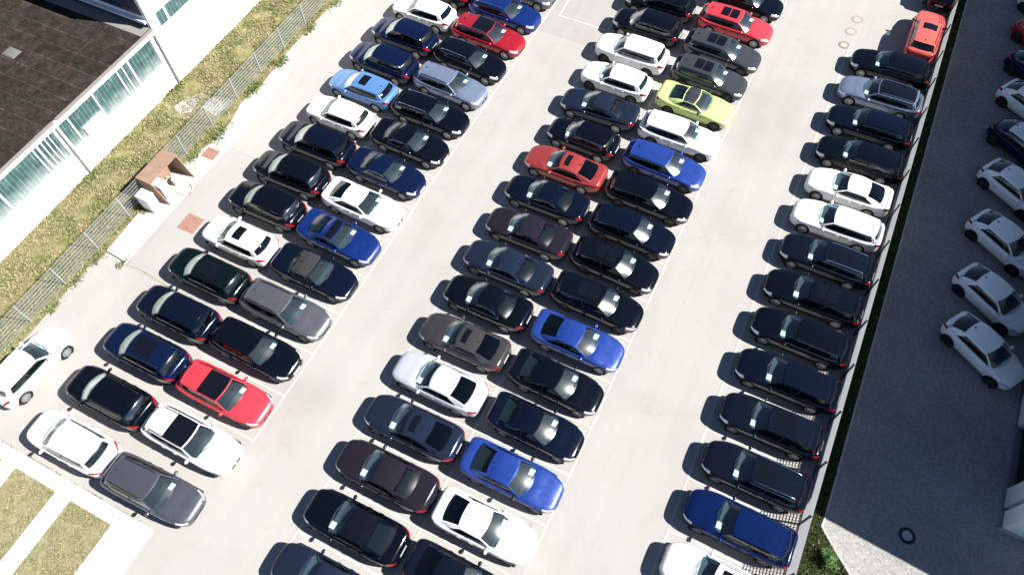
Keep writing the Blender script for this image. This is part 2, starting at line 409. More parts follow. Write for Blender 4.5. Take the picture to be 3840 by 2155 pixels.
def noedge(x, y):      # thin out over the bare patch by the building
    return .15 if (13.9 < y < 17.8 and x > -34.2) and y > 17.2 else (.25 if 19.3 < y < 21.6 else 1.0)
g = field(-35.0, -30.45, 2, 46, 24000, 3, lambda x, y: patchy(x, y, .75, -.02)*noedge(x, y))
tag(link('grass', blades('grass', g, GREEN+[DRY[1], DRY[3]], (.05, .12), seed=4)), kind='stuff')
g = field(-35.0, -30.3, 2, 46, 32000, 5, lambda x, y: patchy(x, y, .8, .0, 7)*noedge(x, y))
tag(link('dry_grass', blades('dry_grass', g, DRY+[GREEN[3]], (.04, .12), seed=6)), kind='stuff')
g = []
for (x, y, r, n) in [(-30.0, 19.3, .45, 500), (-30.2, 17.2, .3, 220), (-30.15, 26.0, .35, 300), (-30.3, 23.3, .4, 350), (-30.2, 29.5, .3, 220), (-30.3, 12.9, .3, 200), (-30.4, 7.6, .28, 160), (-30.3, 5.8, .25, 120), (-30.4, 9.2, .35, 200), (-28.9, 9.55, .25, 90), (-30.1, 32.5, .35, 200), (-34.8, 21.4, .5, 400), (-34.7, 13.3, .4, 300)]:
    rnd = random.Random(int(x*100+y*7))
    g += [(x+rnd.gauss(0, r*.5), y+rnd.gauss(0, r), rnd.uniform(.5, 1.2)) for _ in range(n)]
tag(link('weeds', blades('weeds', g, GREEN+[DRY[3]], (.06, .16), seed=8)), kind='stuff')
# thin line of weeds in the joint along the pale slab
rnd = random.Random(11); g = [(rnd.uniform(-29, -18.2), -.78+rnd.gauss(0, .025), rnd.uniform(.3, .8)) for _ in range(900)]
tag(link('weeds', blades('joint_weeds', [q for q in g if patchy(q[0]*1.5, 3, 1.1, .12) > rnd.random()], GREEN[:2]+[(.12, .09, .06)], (.03, .09), seed=12)), kind='stuff')
for i, b in enumerate(BEDS):
    g = field(b[0], b[1], max(b[2], -9), b[3], 9000, 20+i, lambda x, y: patchy(x, y, 1.4, .1, i))
    tag(link('dry_lawn', blades('dry_lawn', g, DRY+DRY+GREEN[:2]+[(.20, .21, .10)], (.03, .075), z0=.078, seed=30+i)), kind='stuff')
def inverge(x, y):
    if y >= 12.8: return 7.74 < x < 8.62
    pts = [(8.62, 12.41), (9.35, 11.7), (10.22, 10.95), (11.6, 9.55), (13.2, 7.15), (14, 2)]
    for (xa, ya), (xb, yb) in zip(pts, pts[1:]):
        if yb <= y <= ya: return 7.74 < x < lerp(xa, xb, (ya-y)/(ya-yb))-.05
    return x < 8.6
g = [q for q in field(7.7, 13.5, 5, 58, 60000, 40) if inverge(q[0], q[1])]
tag(link('verge_grass', blades('verge_grass', g, [(.06, .10, .02), (.10, .15, .03), (.04, .06, .014), (.19, .17, .08), (.22, .17, .10)], (.04, .10), seed=41)), kind='stuff')
# leafy plant on the verge
def plant(x, y, r, n, seed, label):
    rnd = random.Random(seed); t = empty('leafy_plant', (x, y, 0)); tag(t, label, 'plant')
    pts = []; V = []; F = []; C = []
    bs = bmesh.new()
    for k in range(9):
        a = rnd.uniform(0, 6.28); rr = rnd.uniform(.3, 1)*r; tip = Vector((math.cos(a)*rr, math.sin(a)*rr, rnd.uniform(.25, .6)))
        tube(bs, [(0, 0, 0), tip*.5+Vector((0, 0, .12)), tip], .008, 4)
        for j in range(n//9):
            f = rnd.uniform(.3, 1.05); c = tip*f+Vector((rnd.gauss(0, .07), rnd.gauss(0, .07), rnd.gauss(0, .05)+.05)); c.z = max(.04, c.z)
            d = Vector((rnd.gauss(0, 1), rnd.gauss(0, 1), rnd.gauss(0, .4))).normalized(); u = d.cross(Vector((0, 0, 1))).normalized(); s = rnd.uniform(.05, .11); i = len(V)
            V += [tuple(c-d*s*.5), tuple(c+u*s*.28), tuple(c+d*s*.6), tuple(c-u*s*.28)]; F.append((i, i+1, i+2, i+3))
            q = rnd.choice([(.05, .12, .03), (.08, .17, .05), (.11, .22, .08), (.04, .08, .02)]); C += [(*q, 1)]*4
    me = bpy.data.meshes.new('leaves'); me.from_pydata(V, [], F); at = me.color_attributes.new('tint', 'FLOAT_COLOR', 'POINT'); at.data.foreach_set('color', [q for c in C for q in c]); me.materials.append(M_LEAF)
    link('leaves', me, t); link('stems', mesh('stems', bs, mat('stem', (.08, .07, .04), .9)), t)
plant(9.05, 11.15, .55, 520, 3, 'bushy green leafy plant on the sunny verge corner beside the mesh fence')
# rubble by the left building
M_STONE = mat('rubble stone', rough=.9); base(M_STONE, ramp(M_STONE, noise(M_STONE, 5, 4, .7, pos(M_STONE)), [(.3, (.17, .145, .115)), (.7, (.31, .28, .245))]))
bm = bmesh.new(); rnd = random.Random(5)
for k in range(170):
    x, y = (rnd.gauss(-32.9, .55), rnd.gauss(20.4, .6)) if k < 130 else (rnd.gauss(-32.2, .5), rnd.gauss(22, .6))
    if x < -34.7: continue
    s = rnd.uniform(.03, .13); bmesh.ops.create_icosphere(bm, subdivisions=1, radius=1, matrix=Matrix.Translation((x, y, s*.3)) @ Matrix.Rotation(rnd.random()*3, 4, 'Z') @ Matrix.Diagonal((s, s*rnd.uniform(.5, 1), s*.45, 1)))
for v in bm.verts: v.co += Vector((rnd.gauss(0, .008), rnd.gauss(0, .008), rnd.gauss(0, .006)))
tag(link('rubble', mesh('rubble', bm, M_STONE)), kind='stuff')
sheet('bare_concrete_patch', [(-33.9, 19.9), (-33.2, 19.6), (-32.6, 20.0), (-32.8, 20.9), (-33.6, 21.0)], .03, M_CONC)
sheet('bare_concrete_patch', [(-32.4, 20.6), (-31.0, 20.4), (-30.9, 21.9), (-32.2, 21.8)], .022, M_CONC)

# ------------------------------------------------------------------ low building on the left
M_WHITE = mat('white render', rough=.85, spec=.2); base(M_WHITE, ramp(M_WHITE, noise(M_WHITE, 1.2, 5, .6, pos(M_WHITE)), [(.3, (.70, .71, .70)), (.7, (.82, .82, .80))]))
def roofmat():
    mt = mat('mossy roofing felt', rough=.95, spec=.15); p = pos(mt)
    c = ramp(mt, noise(mt, 1.6, 9, .8, p, .15), [(.30, (.008, .010, .006)), (.44, (.022, .018, .014)), (.56, (.036, .028, .025)), (.66, (.055, .047, .042)), (.76, (.13, .125, .112))])
    b = N(mt, 'ShaderNodeTexBrick'); b.inputs['Scale'].default_value = 1; b.inputs['Brick Width'].default_value = 5.0; b.inputs['Row Height'].default_value = 1.02
    b.inputs['Mortar Size'].default_value = .028; b.inputs['Mortar Smooth'].default_value = .9; b.inputs['Color1'].default_value = (1, 1, 1, 1); b.inputs['Color2'].default_value = (.82, .84, .82, 1); b.inputs['Mortar'].default_value = (2.6, 2.5, 2.4, 1)
    wv = N(mt, 'ShaderNodeVectorMath', operation='MULTIPLY_ADD'); nn = N(mt, 'ShaderNodeTexNoise'); nn.inputs['Scale'].default_value = 1.5; nn.inputs['Detail'].default_value = 4; L(mt, p, nn.inputs['Vector'])
    L(mt, nn.outputs['Color'], wv.inputs[0]); wv.inputs[1].default_value = (.10, .10, 0); L(mt, p, wv.inputs[2]); L(mt, wv.outputs[0], b.inputs['Vector'])
    c = mixc(mt, .9, c, b.outputs[0], 'MULTIPLY'); f = ramp(mt, noise(mt, 9, 5, .85, p), [(.3, (.45, .5, .42)), (.5, (1, .96, .96)), (.7, (1.7, 1.6, 1.6))])
    base(mt, mixc(mt, 1, c, f, 'MULTIPLY')); return mt
M_ROOF = roofmat()
M_UGLASS = mat('teal profile glass', rough=.3, spec=.5, coat=.3)
def ug():
    mt = M_UGLASS; p = pos(mt)
    sx = N(mt, 'ShaderNodeSeparateXYZ'); L(mt, p, sx.inputs[0])
    w = N(mt, 'ShaderNodeMath', operation='FRACT'); k = N(mt, 'ShaderNodeMath', operation='MULTIPLY'); k.inputs[1].default_value = 1/.26; L(mt, sx.outputs['Y'], k.inputs[0]); L(mt, k.outputs[0], w.inputs[0])
    rib = ramp(mt, w.outputs[0], [(.0, (3.2, 2.5, 2.5)), (.09, (3.2, 2.5, 2.5)), (.13, (1, 1, 1)), (1.0, (.92, .95, .95))])
    c = ramp(mt, noise(mt, 2.2, 6, .7, p), [(.32, (.022, .058, .060)), (.55, (.050, .100, .100)), (.72, (.12, .17, .165))])
    col = mixc(mt, 1, c, rib, 'MULTIPLY')
    # glare over the foot of the panes, painted in as a pale fade
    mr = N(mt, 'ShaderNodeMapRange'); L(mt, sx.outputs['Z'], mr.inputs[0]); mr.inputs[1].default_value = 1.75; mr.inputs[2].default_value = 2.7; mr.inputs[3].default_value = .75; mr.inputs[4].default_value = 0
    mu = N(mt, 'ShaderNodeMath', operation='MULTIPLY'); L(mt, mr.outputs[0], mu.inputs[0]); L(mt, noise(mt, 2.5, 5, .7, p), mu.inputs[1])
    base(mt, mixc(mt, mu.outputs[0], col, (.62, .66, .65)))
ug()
M_GREYM = mat('grey metal', (.22, .23, .25), .5, .3)
B1r = empty('low_building', (-35, 10, 0)); tag(B1r, 'low white building with mossy dark flat roof and long teal glass windows', 'building')
def bpart(name, m, root, *dims, parent=None):
    bm = bmesh.new(); o = root.location
    for d in dims: bx(bm, d[0]-o.x, d[1]-o.x, d[2]-o.y, d[3]-o.y, d[4], d[5])
    ob = link(name, mesh(name, bm, m), parent or root)
    return ob
YN = 21.84
bpart('wall', M_WHITE, B1r, (-70, -35.0, -30, YN-.003, 0, 1.70), (-70, -35.0, -30, YN-.003, 3.74, 3.86), (-70, -35.22, -30, YN-.004, 1.70, 3.74),
      (-35.22, -35.0, 21.42, YN-.003, 1.70, 3.74), (-35.22, -34.93, 13.36, 13.78, 0, 3.74))
bpart('roof', M_ROOF, B1r, (-70, -35.02, -30, YN-.006, 3.86, 4.17))
bpart('fascia', M_WHITE, B1r, (-35.02, -34.82, -30, YN-.01, 3.86, 4.12))
bpart('gutter', mat('roof edge metal', (.30, .27, .26), .6, .3), B1r, (-35.02, -34.80, 13.9, YN-.02, 4.12, 4.19), (-35.02, -34.80, -30, 13.7, 4.12, 4.19))
bays = [(19.42, 21.40), (18.50, 19.34), (16.50, 18.44), (14.52, 16.44), (13.80, 14.46), (12.24, 13.34), (9.16, 12.16), (6.2, 9.06), (3.2, 6.1), (0, 3.1)]
for i, (ya, yb) in enumerate(bays):
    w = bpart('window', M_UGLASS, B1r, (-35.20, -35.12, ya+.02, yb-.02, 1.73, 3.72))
    fr = bpart('frame', M_WHITE, B1r, (-35.21, -35.06, ya, ya+.02, 1.70, 3.74), (-35.21, -35.06, yb-.02, yb, 1.70, 3.74), (-35.21, -35.06, ya+.02, yb-.02, 1.70, 1.73), (-35.21, -35.06, ya+.02, yb-.02, 3.72, 3.74), parent=w)
bpart('mullion', M_WHITE, B1r, *[(-35.2, -35.02, b, a, 1.70, 3.74) for (a, b_), (a2, b) in zip(bays, bays[1:]) if b < a])
bpart('window_bar', M_WHITE, B1r, *[(-35.12, -35.04, y-.03, y+.03, 1.76, 3.70) for y in (12.5, 12.78, 13.05, 18.9, 11.9)])
bpart('wall_panel', M_WHITE, B1r, (-35.12, -34.98, 14.9, 16.35, 1.72, 2.45))
bpart('roof_seam_strip', mat('pale roofing strip', (.20, .19, .18), .9), B1r, (-70, -35.1, 21.0, YN-.02, 4.17, 4.19))
t = empty('roof_hatch', (-41.0, 16.7, 4.17)); tag(t, 'small pale square hatch lying on the mossy dark roof', 'roof hatch')
link('lid', boxmesh('hatch_lid', (-.42, .42, -.30, .30, .03, .07), mat('pale felt', (.13, .128, .12), .9), .02), t); link('frame', boxmesh('hatch_frame', (-.46, .46, -.34, .34, -.01, .03), M_GREYM), t)

# ------------------------------------------------------------------ taller white building beyond it
B2r = empty('tall_building', (-35, 30, 0)); tag(B2r, 'taller white rendered building with teal window band beside the low mossy roof', 'building')
M_NAVY = mat('navy wall shade', (.02, .035, .075), .35); M_PALEBLUE = mat('pale metal ledge', (.55, .60, .68), .5)
H2 = 8.6
bpart('wall', M_WHITE, B2r, (-70, -34.97, YN, 80, 0, 3.72), (-70, -34.97, YN, 80, 4.75, H2), (-70, -35.16, YN, 80, 3.72, 4.75), (-35.16, -34.97, YN, 22.45, 3.72, 4.75))
bpart('roof', M_ROOF, B2r, (-70, -35.3, YN+.3, 80, H2, H2+.05)); bpart('parapet', M_WHITE, B2r, (-35.3, -34.9, YN-.02, 80, H2, H2+.25), (-70, -35.3, YN-.02, YN+.3, H2, H2+.25))
for ya, yb in ((22.49, 23.20), (23.28, 26.5), (26.58, 29.5), (29.58, 33), (33.1, 37)):
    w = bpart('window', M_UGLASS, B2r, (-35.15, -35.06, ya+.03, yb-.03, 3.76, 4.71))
    bpart('frame', M_WHITE, B2r, (-35.15, -35.02, ya, ya+.03, 3.72, 4.75), (-35.15, -35.02, yb-.03, yb, 3.72, 4.75), (-35.15, -35.02, ya+.03, yb-.03, 3.72, 3.76), (-35.15, -35.02, ya+.03, yb-.03, 4.71, 4.75), parent=w)
bpart('mullion', M_WHITE, B2r, (-35.15, -35.0, 23.20, 23.28, 3.72, 4.75), (-35.15, -35.0, 26.5, 26.58, 3.72, 4.75))
bpart('side_shade', M_NAVY, B2r, (-70, -35.25, YN-.06, YN-.003, 4.2, 4.52), (-70, -35.25, YN-.05, YN-.003, 5.0, H2-.4))  # shade on the side wall, painted in as navy slabs
bpart('ledge', M_PALEBLUE, B2r, (-70, -35.1, YN-.22, YN-.003, 4.55, 4.72))
bpart('side_window', mat('dark blue glass', (.012, .03, .07), .15), B2r, (-60, -36.0, YN-.07, YN-.052, 5.2, 6.6))
bpart('expansion_joint', M_GREYM, B2r, (-34.975, -34.955, 28.50, 28.54, 0, H2))
for nm, x, y, h, lab in (('drainpipe', -34.90, 21.70, 4.1, 'grey drainpipe at the corner between the low and the tall white building'), ('drainpipe', -34.86, 13.58, 3.8, 'grey drainpipe on the white pillar between two teal windows')):
    bm = bmesh.new(); tube(bm, [(0, 0, 0), (0, 0, h)], .055, 10); t = empty(nm, (x, y, 0)); tag(t, lab, 'drainpipe', 'drainpipes'); link('pipe', mesh('pipe', bm, M_GREYM, 50), t)
    bm = bmesh.new(); [bx(bm, -.07, .07, -.075, .075, z, z+.05) for z in (.5, 1.9, 3.3)]; link('bracket', mesh('bracket', bm, M_GREYM), t)

# ------------------------------------------------------------------ building on the right that throws the big shade
BR = empty('tall_hall', (15.6, 30, 0)); tag(BR, 'tall hall with pale panels at the right edge, shading the paved yard', 'building')
M_PANEL = mat('pale grey cladding', (.52, .55, .58), .6); M_DARKG = mat('dark glazing', (.012, .014, .018), .12)
HB = 8.05; hx = 15.62; hy = 15.75
M_HALL = mat('grey cladding', (.42, .45, .48), .6)
bpart('wall', M_HALL, BR, (hx+.4, 45, hy+.4, 90, 0, HB-.5))
def prism(name, m, root, poly, z0, z1):
    bm = bmesh.new(); o = root.location
    a = [bm.verts.new((x-o.x, y-o.y, z0)) for x, y in poly]; b = [bm.verts.new((x-o.x, y-o.y, z1)) for x, y in poly]
    bm.faces.new(a[::-1]); bm.faces.new(b); k = len(poly)
    for i in range(k): bm.faces.new((a[i], a[(i+1) % k], b[(i+1) % k], b[i]))
    return link(name, mesh(name, bm, m), root)
SO = lambda x: 15.33-.0855*(x-hx)       # the roof overhangs the south wall and runs slightly off square
prism('roof', M_ROOF, BR, [(hx+.05, SO(hx)+.05), (45, SO(45)+.05), (45, 90), (hx+.05, 90)], HB, HB+.04)
prism('roof_edge', M_PANEL, BR, [(hx, SO(hx)), (45, SO(45)), (45, 90), (hx, 90)], HB-.5, HB)
bpart('plinth', mat('grey plinth', (.11, .125, .145), .8), BR, (hx+.0, hx+.22, hy+2.0, 90, 0, .18))
bpart('glazing', M_DARKG, BR, (hx+.30, hx+.40, hy+2, 90, .18, 3.2))
for d in ((hx+.01, hx+.395, hy+1.0, hy+1.9, .10, HB-.503), (hx+.02, hx+.395, 20.9, 22.6, .10, HB-.503), (hx+.01, hx+.395, 36, 37.5, .1, HB-.503)): bpart('cladding_panel', M_PANEL, BR, d)
for d in ((hx+.05, 44.9, hy, hy+.395, .12, HB-.503), (hx+.05, hx+.395, hy+.40, hy+.80, .12, HB-.503)): bpart('corner_panel', mat('white cladding', (.74, .75, .76), .5), BR, d)
bpart('base_ledge', mat('grey ledge', (.34, .36, .39), .7), BR, (hx-.08, 45, hy-.10, hy+.0, 0, .16))

# ------------------------------------------------------------------ fences
M_GALV = mat('galvanised steel', (.36, .39, .385), .5, .3); M_GALVL = mat('pale galvanised grating', (.25, .265, .28), .6, .1)
def fence(x, ys, h, bars, vpitch, bar_h, bar_d, wire, label, name, m, post_m, post_side, skip=()):
    root = empty(name, (x, ys[0], 0)); tag(root, label, 'fence'); Lp = ys[1]-ys[0]
    bm = bmesh.new()
    for k in range(bars):
        z = .08+(h-.10)*k/(bars-1); bx(bm, -bar_d/2, bar_d/2, .03, Lp-.03, z-bar_h/2, z+bar_h/2)
    n = int((Lp-.06)/vpitch)
    for k in range(n+1):
        y = .03+(Lp-.06)*k/n; bx(bm, bar_d/2+.001, bar_d/2+wire, y-wire/2, y+wire/2, .05, h)
    pm = mesh('fence_panel', bm, m)
    bm = bmesh.new(); bx(bm, -.03, .03, -.03, .03, 0, h+.08); pom = mesh('fence_post', bm, post_m)
    bm = bmesh.new(); bx(bm, -.036, .036, -.036, .036, h+.08, h+.10); cm = mesh('post_cap', bm, m)
    for i, y in enumerate(ys):
        p = link('post', pom, root, (post_side*.05, y-ys[0], 0)); link('cap', cm, p)
        if i < len(ys)-1 and i not in skip: link('panel', pm, root, (0, y-ys[0], 0))
    return root
fence(-30.75, [-5.35+2.5*k for k in range(7)]+[12.15], 1.55, 8, .05, .018, .022, .005, 'galvanised double rod mesh fence along the grass strip, near side of the brown shelter', 'mesh_fence', M_GALV, M_GALV, 1)
fence(-30.75, [17.2+2.5*k for k in range(16)], 1.55, 8, .05, .018, .022, .005, 'galvanised double rod mesh fence along the grass strip, far side of the brown shelter', 'mesh_fence', M_GALV, M_GALV, 1)
link('panel', bpy.data.meshes['fence_panel'], bpy.data.objects['mesh_fence'], (0, 17.5, 0))
fence(7.74, [1.7+2.59*k for k in range(22)], 1.62, 13, .13, .022, .026, .018, 'pale grey grating fence behind the rightmost sunny row of cars', 'grating_fence', M_GALVL, mat('dark post', (.05, .055, .06), .5, .3), -1)

fp = link('panel', bpy.data.meshes['fence_panel.001'], bpy.data.objects['mesh_fence.001'], (0, -1.2, 0)); fp.scale = (1, .47, 1)
# ------------------------------------------------------------------ brown shelter with white cabinets
M_BROWN = mat('brown sheet metal', rough=.6, metal=.1); base(M_BROWN, ramp(M_BROWN, noise(M_BROWN, 4, 5, .7, pos(M_BROWN)), [(.3, (.25, .155, .110)), (.7, (.34, .225, .165))]))
t = empty('shelter', (-30.1, 14.9, 0)); tag(t, 'open fronted brown metal shelter beside the left fence', 'shelter')
def bp(nm, dims, m, par, bev=0): return link(nm, boxmesh(nm, dims, m, bev), par)
bp('roof', (-.62, .42, -1.16, 1.16, 1.60, 1.66), M_BROWN, t); bp('back_wall', (-.60, -.55, -1.12, 1.12, 0, 1.60), M_BROWN, t)
for s in (1, -1):
    bm = bmesh.new(); y0, y1 = s*1.12, s*1.07
    pts = [(-.55, 0), (.95, 0), (.95, .08), (.40, 1.60), (-.55, 1.60)]
    a = [bm.verts.new((px, y0, pz)) for px, pz in pts]; b = [bm.verts.new((px, y1, pz)) for px, pz in pts]
    bm.faces.new(a); bm.faces.new(b[::-1]); [bm.faces.new((a[i], a[(i+1) % 5], b[(i+1) % 5], b[i])) for i in range(5)]
    link('side_wall', mesh('shelter_side', bm, M_BROWN), t)
bp('floor', (-.55, .95, -1.07, 1.07, 0, .04), M_CONC, t)
M_CAB = mat('white cabinet', (.78, .79, .80), .5)
def cabinet(x, y, w, d, h, lab, slope=0.25):
    r = empty('cabinet', (x, y, 0)); tag(r, lab, 'cabinet', 'white cabinets by the shelter')
    bp('housing', (-w/2, w/2, -d/2, d/2, .05, h), M_CAB, r, .015)
    bp('lid', (-w/2-.02, w/2+.03, -d/2-.02, d/2+.02, h, h+.05), M_CAB, r, .01); bp('vent', (-.05, .12, -.10, -.06, h+.05, h+.056), M_CAST, r); bp('plinth', (-w/2+.03, w/2-.03, -d/2+.03, d/2-.03, 0, .05), M_CAST, r)
cabinet(-29.80, 14.28, .62, .52, 1.05, 'white cabinet standing inside the brown shelter'); 
cabinet(-29.92, 13.22, .80, .58, 1.15, 'white cabinet standing outside the brown shelter near the mesh fence')
t = empty('drum', (-29.75, 15.3, .04)); tag(t, 'pale low drum on the floor of the brown shelter', 'drum')
bm = bmesh.new(); lathe_pts = [(.30, 0), (.31, .1), (.31, .34), (.28, .36)]
rings = [[bm.verts.new((r*math.cos(k*math.pi/10), r*math.sin(k*math.pi/10), z)) for k in range(20)] for r, z in lathe_pts]
for a, b in zip(rings, rings[1:]):
    for k in range(20): bm.faces.new((a[k], a[(k+1) % 20], b[(k+1) % 20], b[k]))
bm.faces.new(rings[-1]); link('body', mesh('drum_body', bm, M_CAB, 50), t)
bm = bmesh.new(); tube(bm, [(.30*math.cos(a), .30*math.sin(a), .36) for a in lin(0, 6.283, 20)], .015, 5); link('rim', mesh('drum_rim', bm, M_GREYM, 60), t)
bm = bmesh.new(); tube(bm, [(.62*math.cos(a), .42*math.sin(a), .03+.02*math.sin(3*a)) for a in lin(-2.0, 2.6, 24)], .016, 5)
tag(link('hose', mesh('hose', bm, mat('beige hose', (.40, .36, .30), .7), 60), None, (-29.25, 15.05, .02)), 'thin beige hose looped on the concrete in front of the brown shelter', 'hose')

# ------------------------------------------------------------------ car prototypes
#        L    W    H    cowl  roofF  roofR  rearB  deck  nose  axF  axR
SPEC = {
 'sedan':    (4.78, 1.84, 1.44, 1.30, .80, 1.62, .80, 1.04, .72, .84, 1.00),
 'liftback': (4.70, 1.84, 1.40, 1.32, .84, 1.42, .42, 1.04, .70, .82, 1.00),
 'coupe':    (4.72, 1.88, 1.38, 1.42, .84, 1.66, .62, 1.02, .70, .84, 1.00),
 'cabrio':   (4.68, 1.84, 1.37, 1.36, .80, 1.62, 1.02, 1.00, .70, .82, 1.00),
 'estate':   (4.82, 1.84, 1.46, 1.32, .80, .56, .20, 1.02, .72, .84, 1.00),
 'suv':      (4.58, 1.86, 1.62, 1.12, .76, .56, .22, 1.10, .84, .82, .92),
 'hatch':    (4.36, 1.80, 1.46, 1.12, .76, .62, .24, 1.02, .74, .80, .84),
 'compact':  (4.10, 1.76, 1.46, 0.95, .82, .95, .18, 1.02, .74, .76, .72)}
RW_ = .335
class Car: pass
def make_proto(kind):
    Ln, W, H, cowl, wsr, rr, rb, deck, nose, axf, axr = SPEC[kind]
    c = Car(); c.kind = kind; c.parts = []; h2 = Ln/2; w2 = W/2
    a0 = h2-cowl; a1 = a0-wsr; b1 = -h2+rr; b0 = -h2+rb
    belt = deck-.09; up = .05 if kind == 'suv' else 0
    zc = belt+.02
    top = [(-h2, .66+up), (-h2+.03, .84+up), (-h2+.08, deck-.07), (-h2+.2, deck)] + ([(b0+.05, deck+.005)] if b0 > -h2+.3 else []) + \
          [(max(b0, -h2+.3)+.5, belt+.03), (a0-.6, belt), (a0, zc), (h2-.75, lerp(zc, nose+.08, .55)), (h2-.36, nose+.09), (h2-.16, nose+.03), (h2-.06, nose-.03), (h2, nose-.09)]
    bot = [(-h2, .38), (-h2+.1, .27), (-h2+.3, .22), (h2-.3, .20), (h2-.1, .23), (h2, .33)]
    wid = [(-h2, .58), (-h2+.04, .72), (-h2+.14, .85), (-h2+.36, .945), (-h2+.9, 1.0), (h2-1.2, 1.0), (h2-.85, .98), (h2-.52, .92), (h2-.28, .835), (h2-.13, .715), (h2-.04, .58), (h2, .47)]
    SY = [0, .3, .58, .78, .89, .955, .99, 1.0, 1.0, .985, .95, .84, 0]
    SF = [1.045, 1.04, 1.03, 1.012, .99, .95, .89, .76, .46, .27, .12, 0, 0]
    def sec(x, t):
        w = pl(x, wid)*w2; zt = pl(x, top); zb = pl(x, bot); k = min(int(t), 11); f = t-k
        y = lerp(SY[k], SY[k+1], f)*w; z = zb+(zt-zb)*lerp(SF[k], SF[k+1], f)
        return y, z
    xs = lin(-h2, -h2+.2, 5)+lin(-h2+.2, -h2+.9, 6)[1:]+lin(-h2+.9, h2-.9, 14)[1:]+lin(h2-.9, h2-.2, 7)[1:]+lin(h2-.2, h2, 7)[1:]
    bm = bmesh.new(); rings = []
    for x in xs:
        ring = [bm.verts.new((x, *sec(x, t))) for t in range(13)]
        ring += [bm.verts.new((x, -sec(x, t)[0], sec(x, t)[1])) for t in range(11, 0, -1)]
        rings.append(ring)
    n = len(rings[0])
    for i in range(len(rings)-1):
        for k in range(n): bm.faces.new((rings[i][k], rings[i][(k+1) % n], rings[i+1][(k+1) % n], rings[i+1][k]))
    bm.faces.new(rings[0][::-1]); bm.faces.new(rings[-1])
    axles = (h2-axf, -h2+axr)
    me = mesh('car_body', bm, None)
    # wheel openings are cut out of the closed shell
    tmp = bpy.data.objects.new('tmp', me); COL.objects.link(tmp)
    cut = bmesh.new()
    for ax in axles:
        for s in (1, -1):
            r = bmesh.ops.create_cone(cut, cap_ends=True, segments=28, radius1=RW_+.045, radius2=RW_+.045, depth=.42,
                matrix=Matrix.Translation((ax, s*(w2-.02), RW_+.01)) @ Matrix.Rotation(R(90), 4, 'X'))
    cme = mesh('cut', cut, None); co = bpy.data.objects.new('tmpcut', cme); COL.objects.link(co)
    md = tmp.modifiers.new('b', 'BOOLEAN'); md.operation = 'DIFFERENCE'; md.object = co; md.solver = 'EXACT'
    dg = bpy.context.evaluated_depsgraph_get(); dg.update()
    body = bpy.data.meshes.new_from_object(tmp.evaluated_get(dg))
    bpy.data.objects.remove(tmp); bpy.data.objects.remove(co)
    # greenhouse frame joins the body mesh
    wr = (.745 if kind in ('suv', 'hatch', 'compact') else .72)*w2; wbt = .915*w2
    def pw(x): return pl(x, wid)
    hr = H-.055
    def redge(x):      # roof edge height
        t = (x-b1)/(a1-b1); return hr-.02-.05*(abs(t-.58)/.58)**2.2-(.03 if kind not in ('estate', 'suv', 'hatch') and t < .3 else 0)*(1-t/.3 if t < .3 else 0)
    def rwid(x):
        t = max(0, min(1, (a1-x)/(a1-b1))); return wr*(1-.07*t*t-.01*(1-t))
    def bow(v, a): return a*v*v
    def deckz(x, y):   # height of the body skin at (x, y)
        w = pl(x, wid)*w2; zt = pl(x, top); zb = pl(x, bot); f = min(abs(y)/w, .999)
        for k in range(12):
            if f <= SY[k+1]: break
        return zb+(zt-zb)*lerp(SF[k], SF[k+1], (f-SY[k])/(SY[k+1]-SY[k]+1e-9))
    def wsf(s, v):     # windscreen: s 0 base, 1 roof
        x = lerp(a0, a1, s)-bow(v, lerp(.24, .10, s)); ye = lerp(wbt*.985, rwid(a1), s); z = lerp(zc-.015, redge(a1)+.055*(1-v*v), s)
        z += .06*math.sin(math.pi*s)*.6+.075*(1-abs(v)**3)*(1-s)**2
        return Vector((x, v*ye, z))
    def rwf(s, v):     # rear window: s 0 roof, 1 base
        yb = (.80 if kind in ('estate', 'suv', 'hatch', 'compact') else .76)*w2
        if kind == 'cabrio': yb = .70*w2
        x = lerp(b1, b0, s)+bow(v, lerp(.05, .17, s)); ye = lerp(rwid(b1), yb, s)
        z = lerp(redge(b1)+.05*(1-v*v), deck-.0, s)
        z += (.10 if kind in ('estate', 'suv', 'hatch') else .07)*math.sin(math.pi*s)*.6
        return Vector((x, v*ye, z))
    def roof(u, v):
        xa = a1-bow(v, .10); xb = b1+bow(v, .05); x = lerp(xa, xb, u)
        xc = lerp(a1, b1, u)
        return Vector((x, v*rwid(xc), redge(xc)+.055*(1-v*v)*(1-.15*u)))
    def side(p, s, sg=1):
        B0 = wsf(0, 1); T0 = wsf(1, 1); B1 = rwf(1, 1); T1 = rwf(0, 1)
        A = wsf(s, 1); C = rwf(1-s, 1)
        xb = lerp(B0.x, B1.x, p); xt = lerp(T0.x, T1.x, p)
        bottom = Vector((xb, lerp(pw(xb)*wbt*.985, B1.y, max(0, (p-.75)/.25)**2) if p < 1 else B1.y, pl(xb, top)-.015))
        tp = roof(p, 1)
        q = bottom.lerp(tp, s)
        q.y += .035*math.sin(math.pi*s)*(4*p*(1-p))**.3 if 0 < p < 1 else 0
        # stitch ends to the screens
        if p < .12:
            k = 1-p/.12; q = q.lerp(A, k)
        if p > .88:
            k = (p-.88)/.12; q = q.lerp(C, k)
        return Vector((q.x, q.y*sg, q.z))
    bm = bmesh.new(); bm.from_mesh(body)
    pa = .045 if kind != 'cabrio' else .04
    pc = {'sedan': .86, 'liftback': .87, 'coupe': .80, 'cabrio': .80, 'estate': .93, 'suv': .92, 'hatch': .90, 'compact': .84}[kind]
    pb = {'sedan': .46, 'liftback': .46, 'coupe': .62, 'cabrio': .60, 'estate': .40, 'suv': .42, 'hatch': .45, 'compact': .62}[kind]
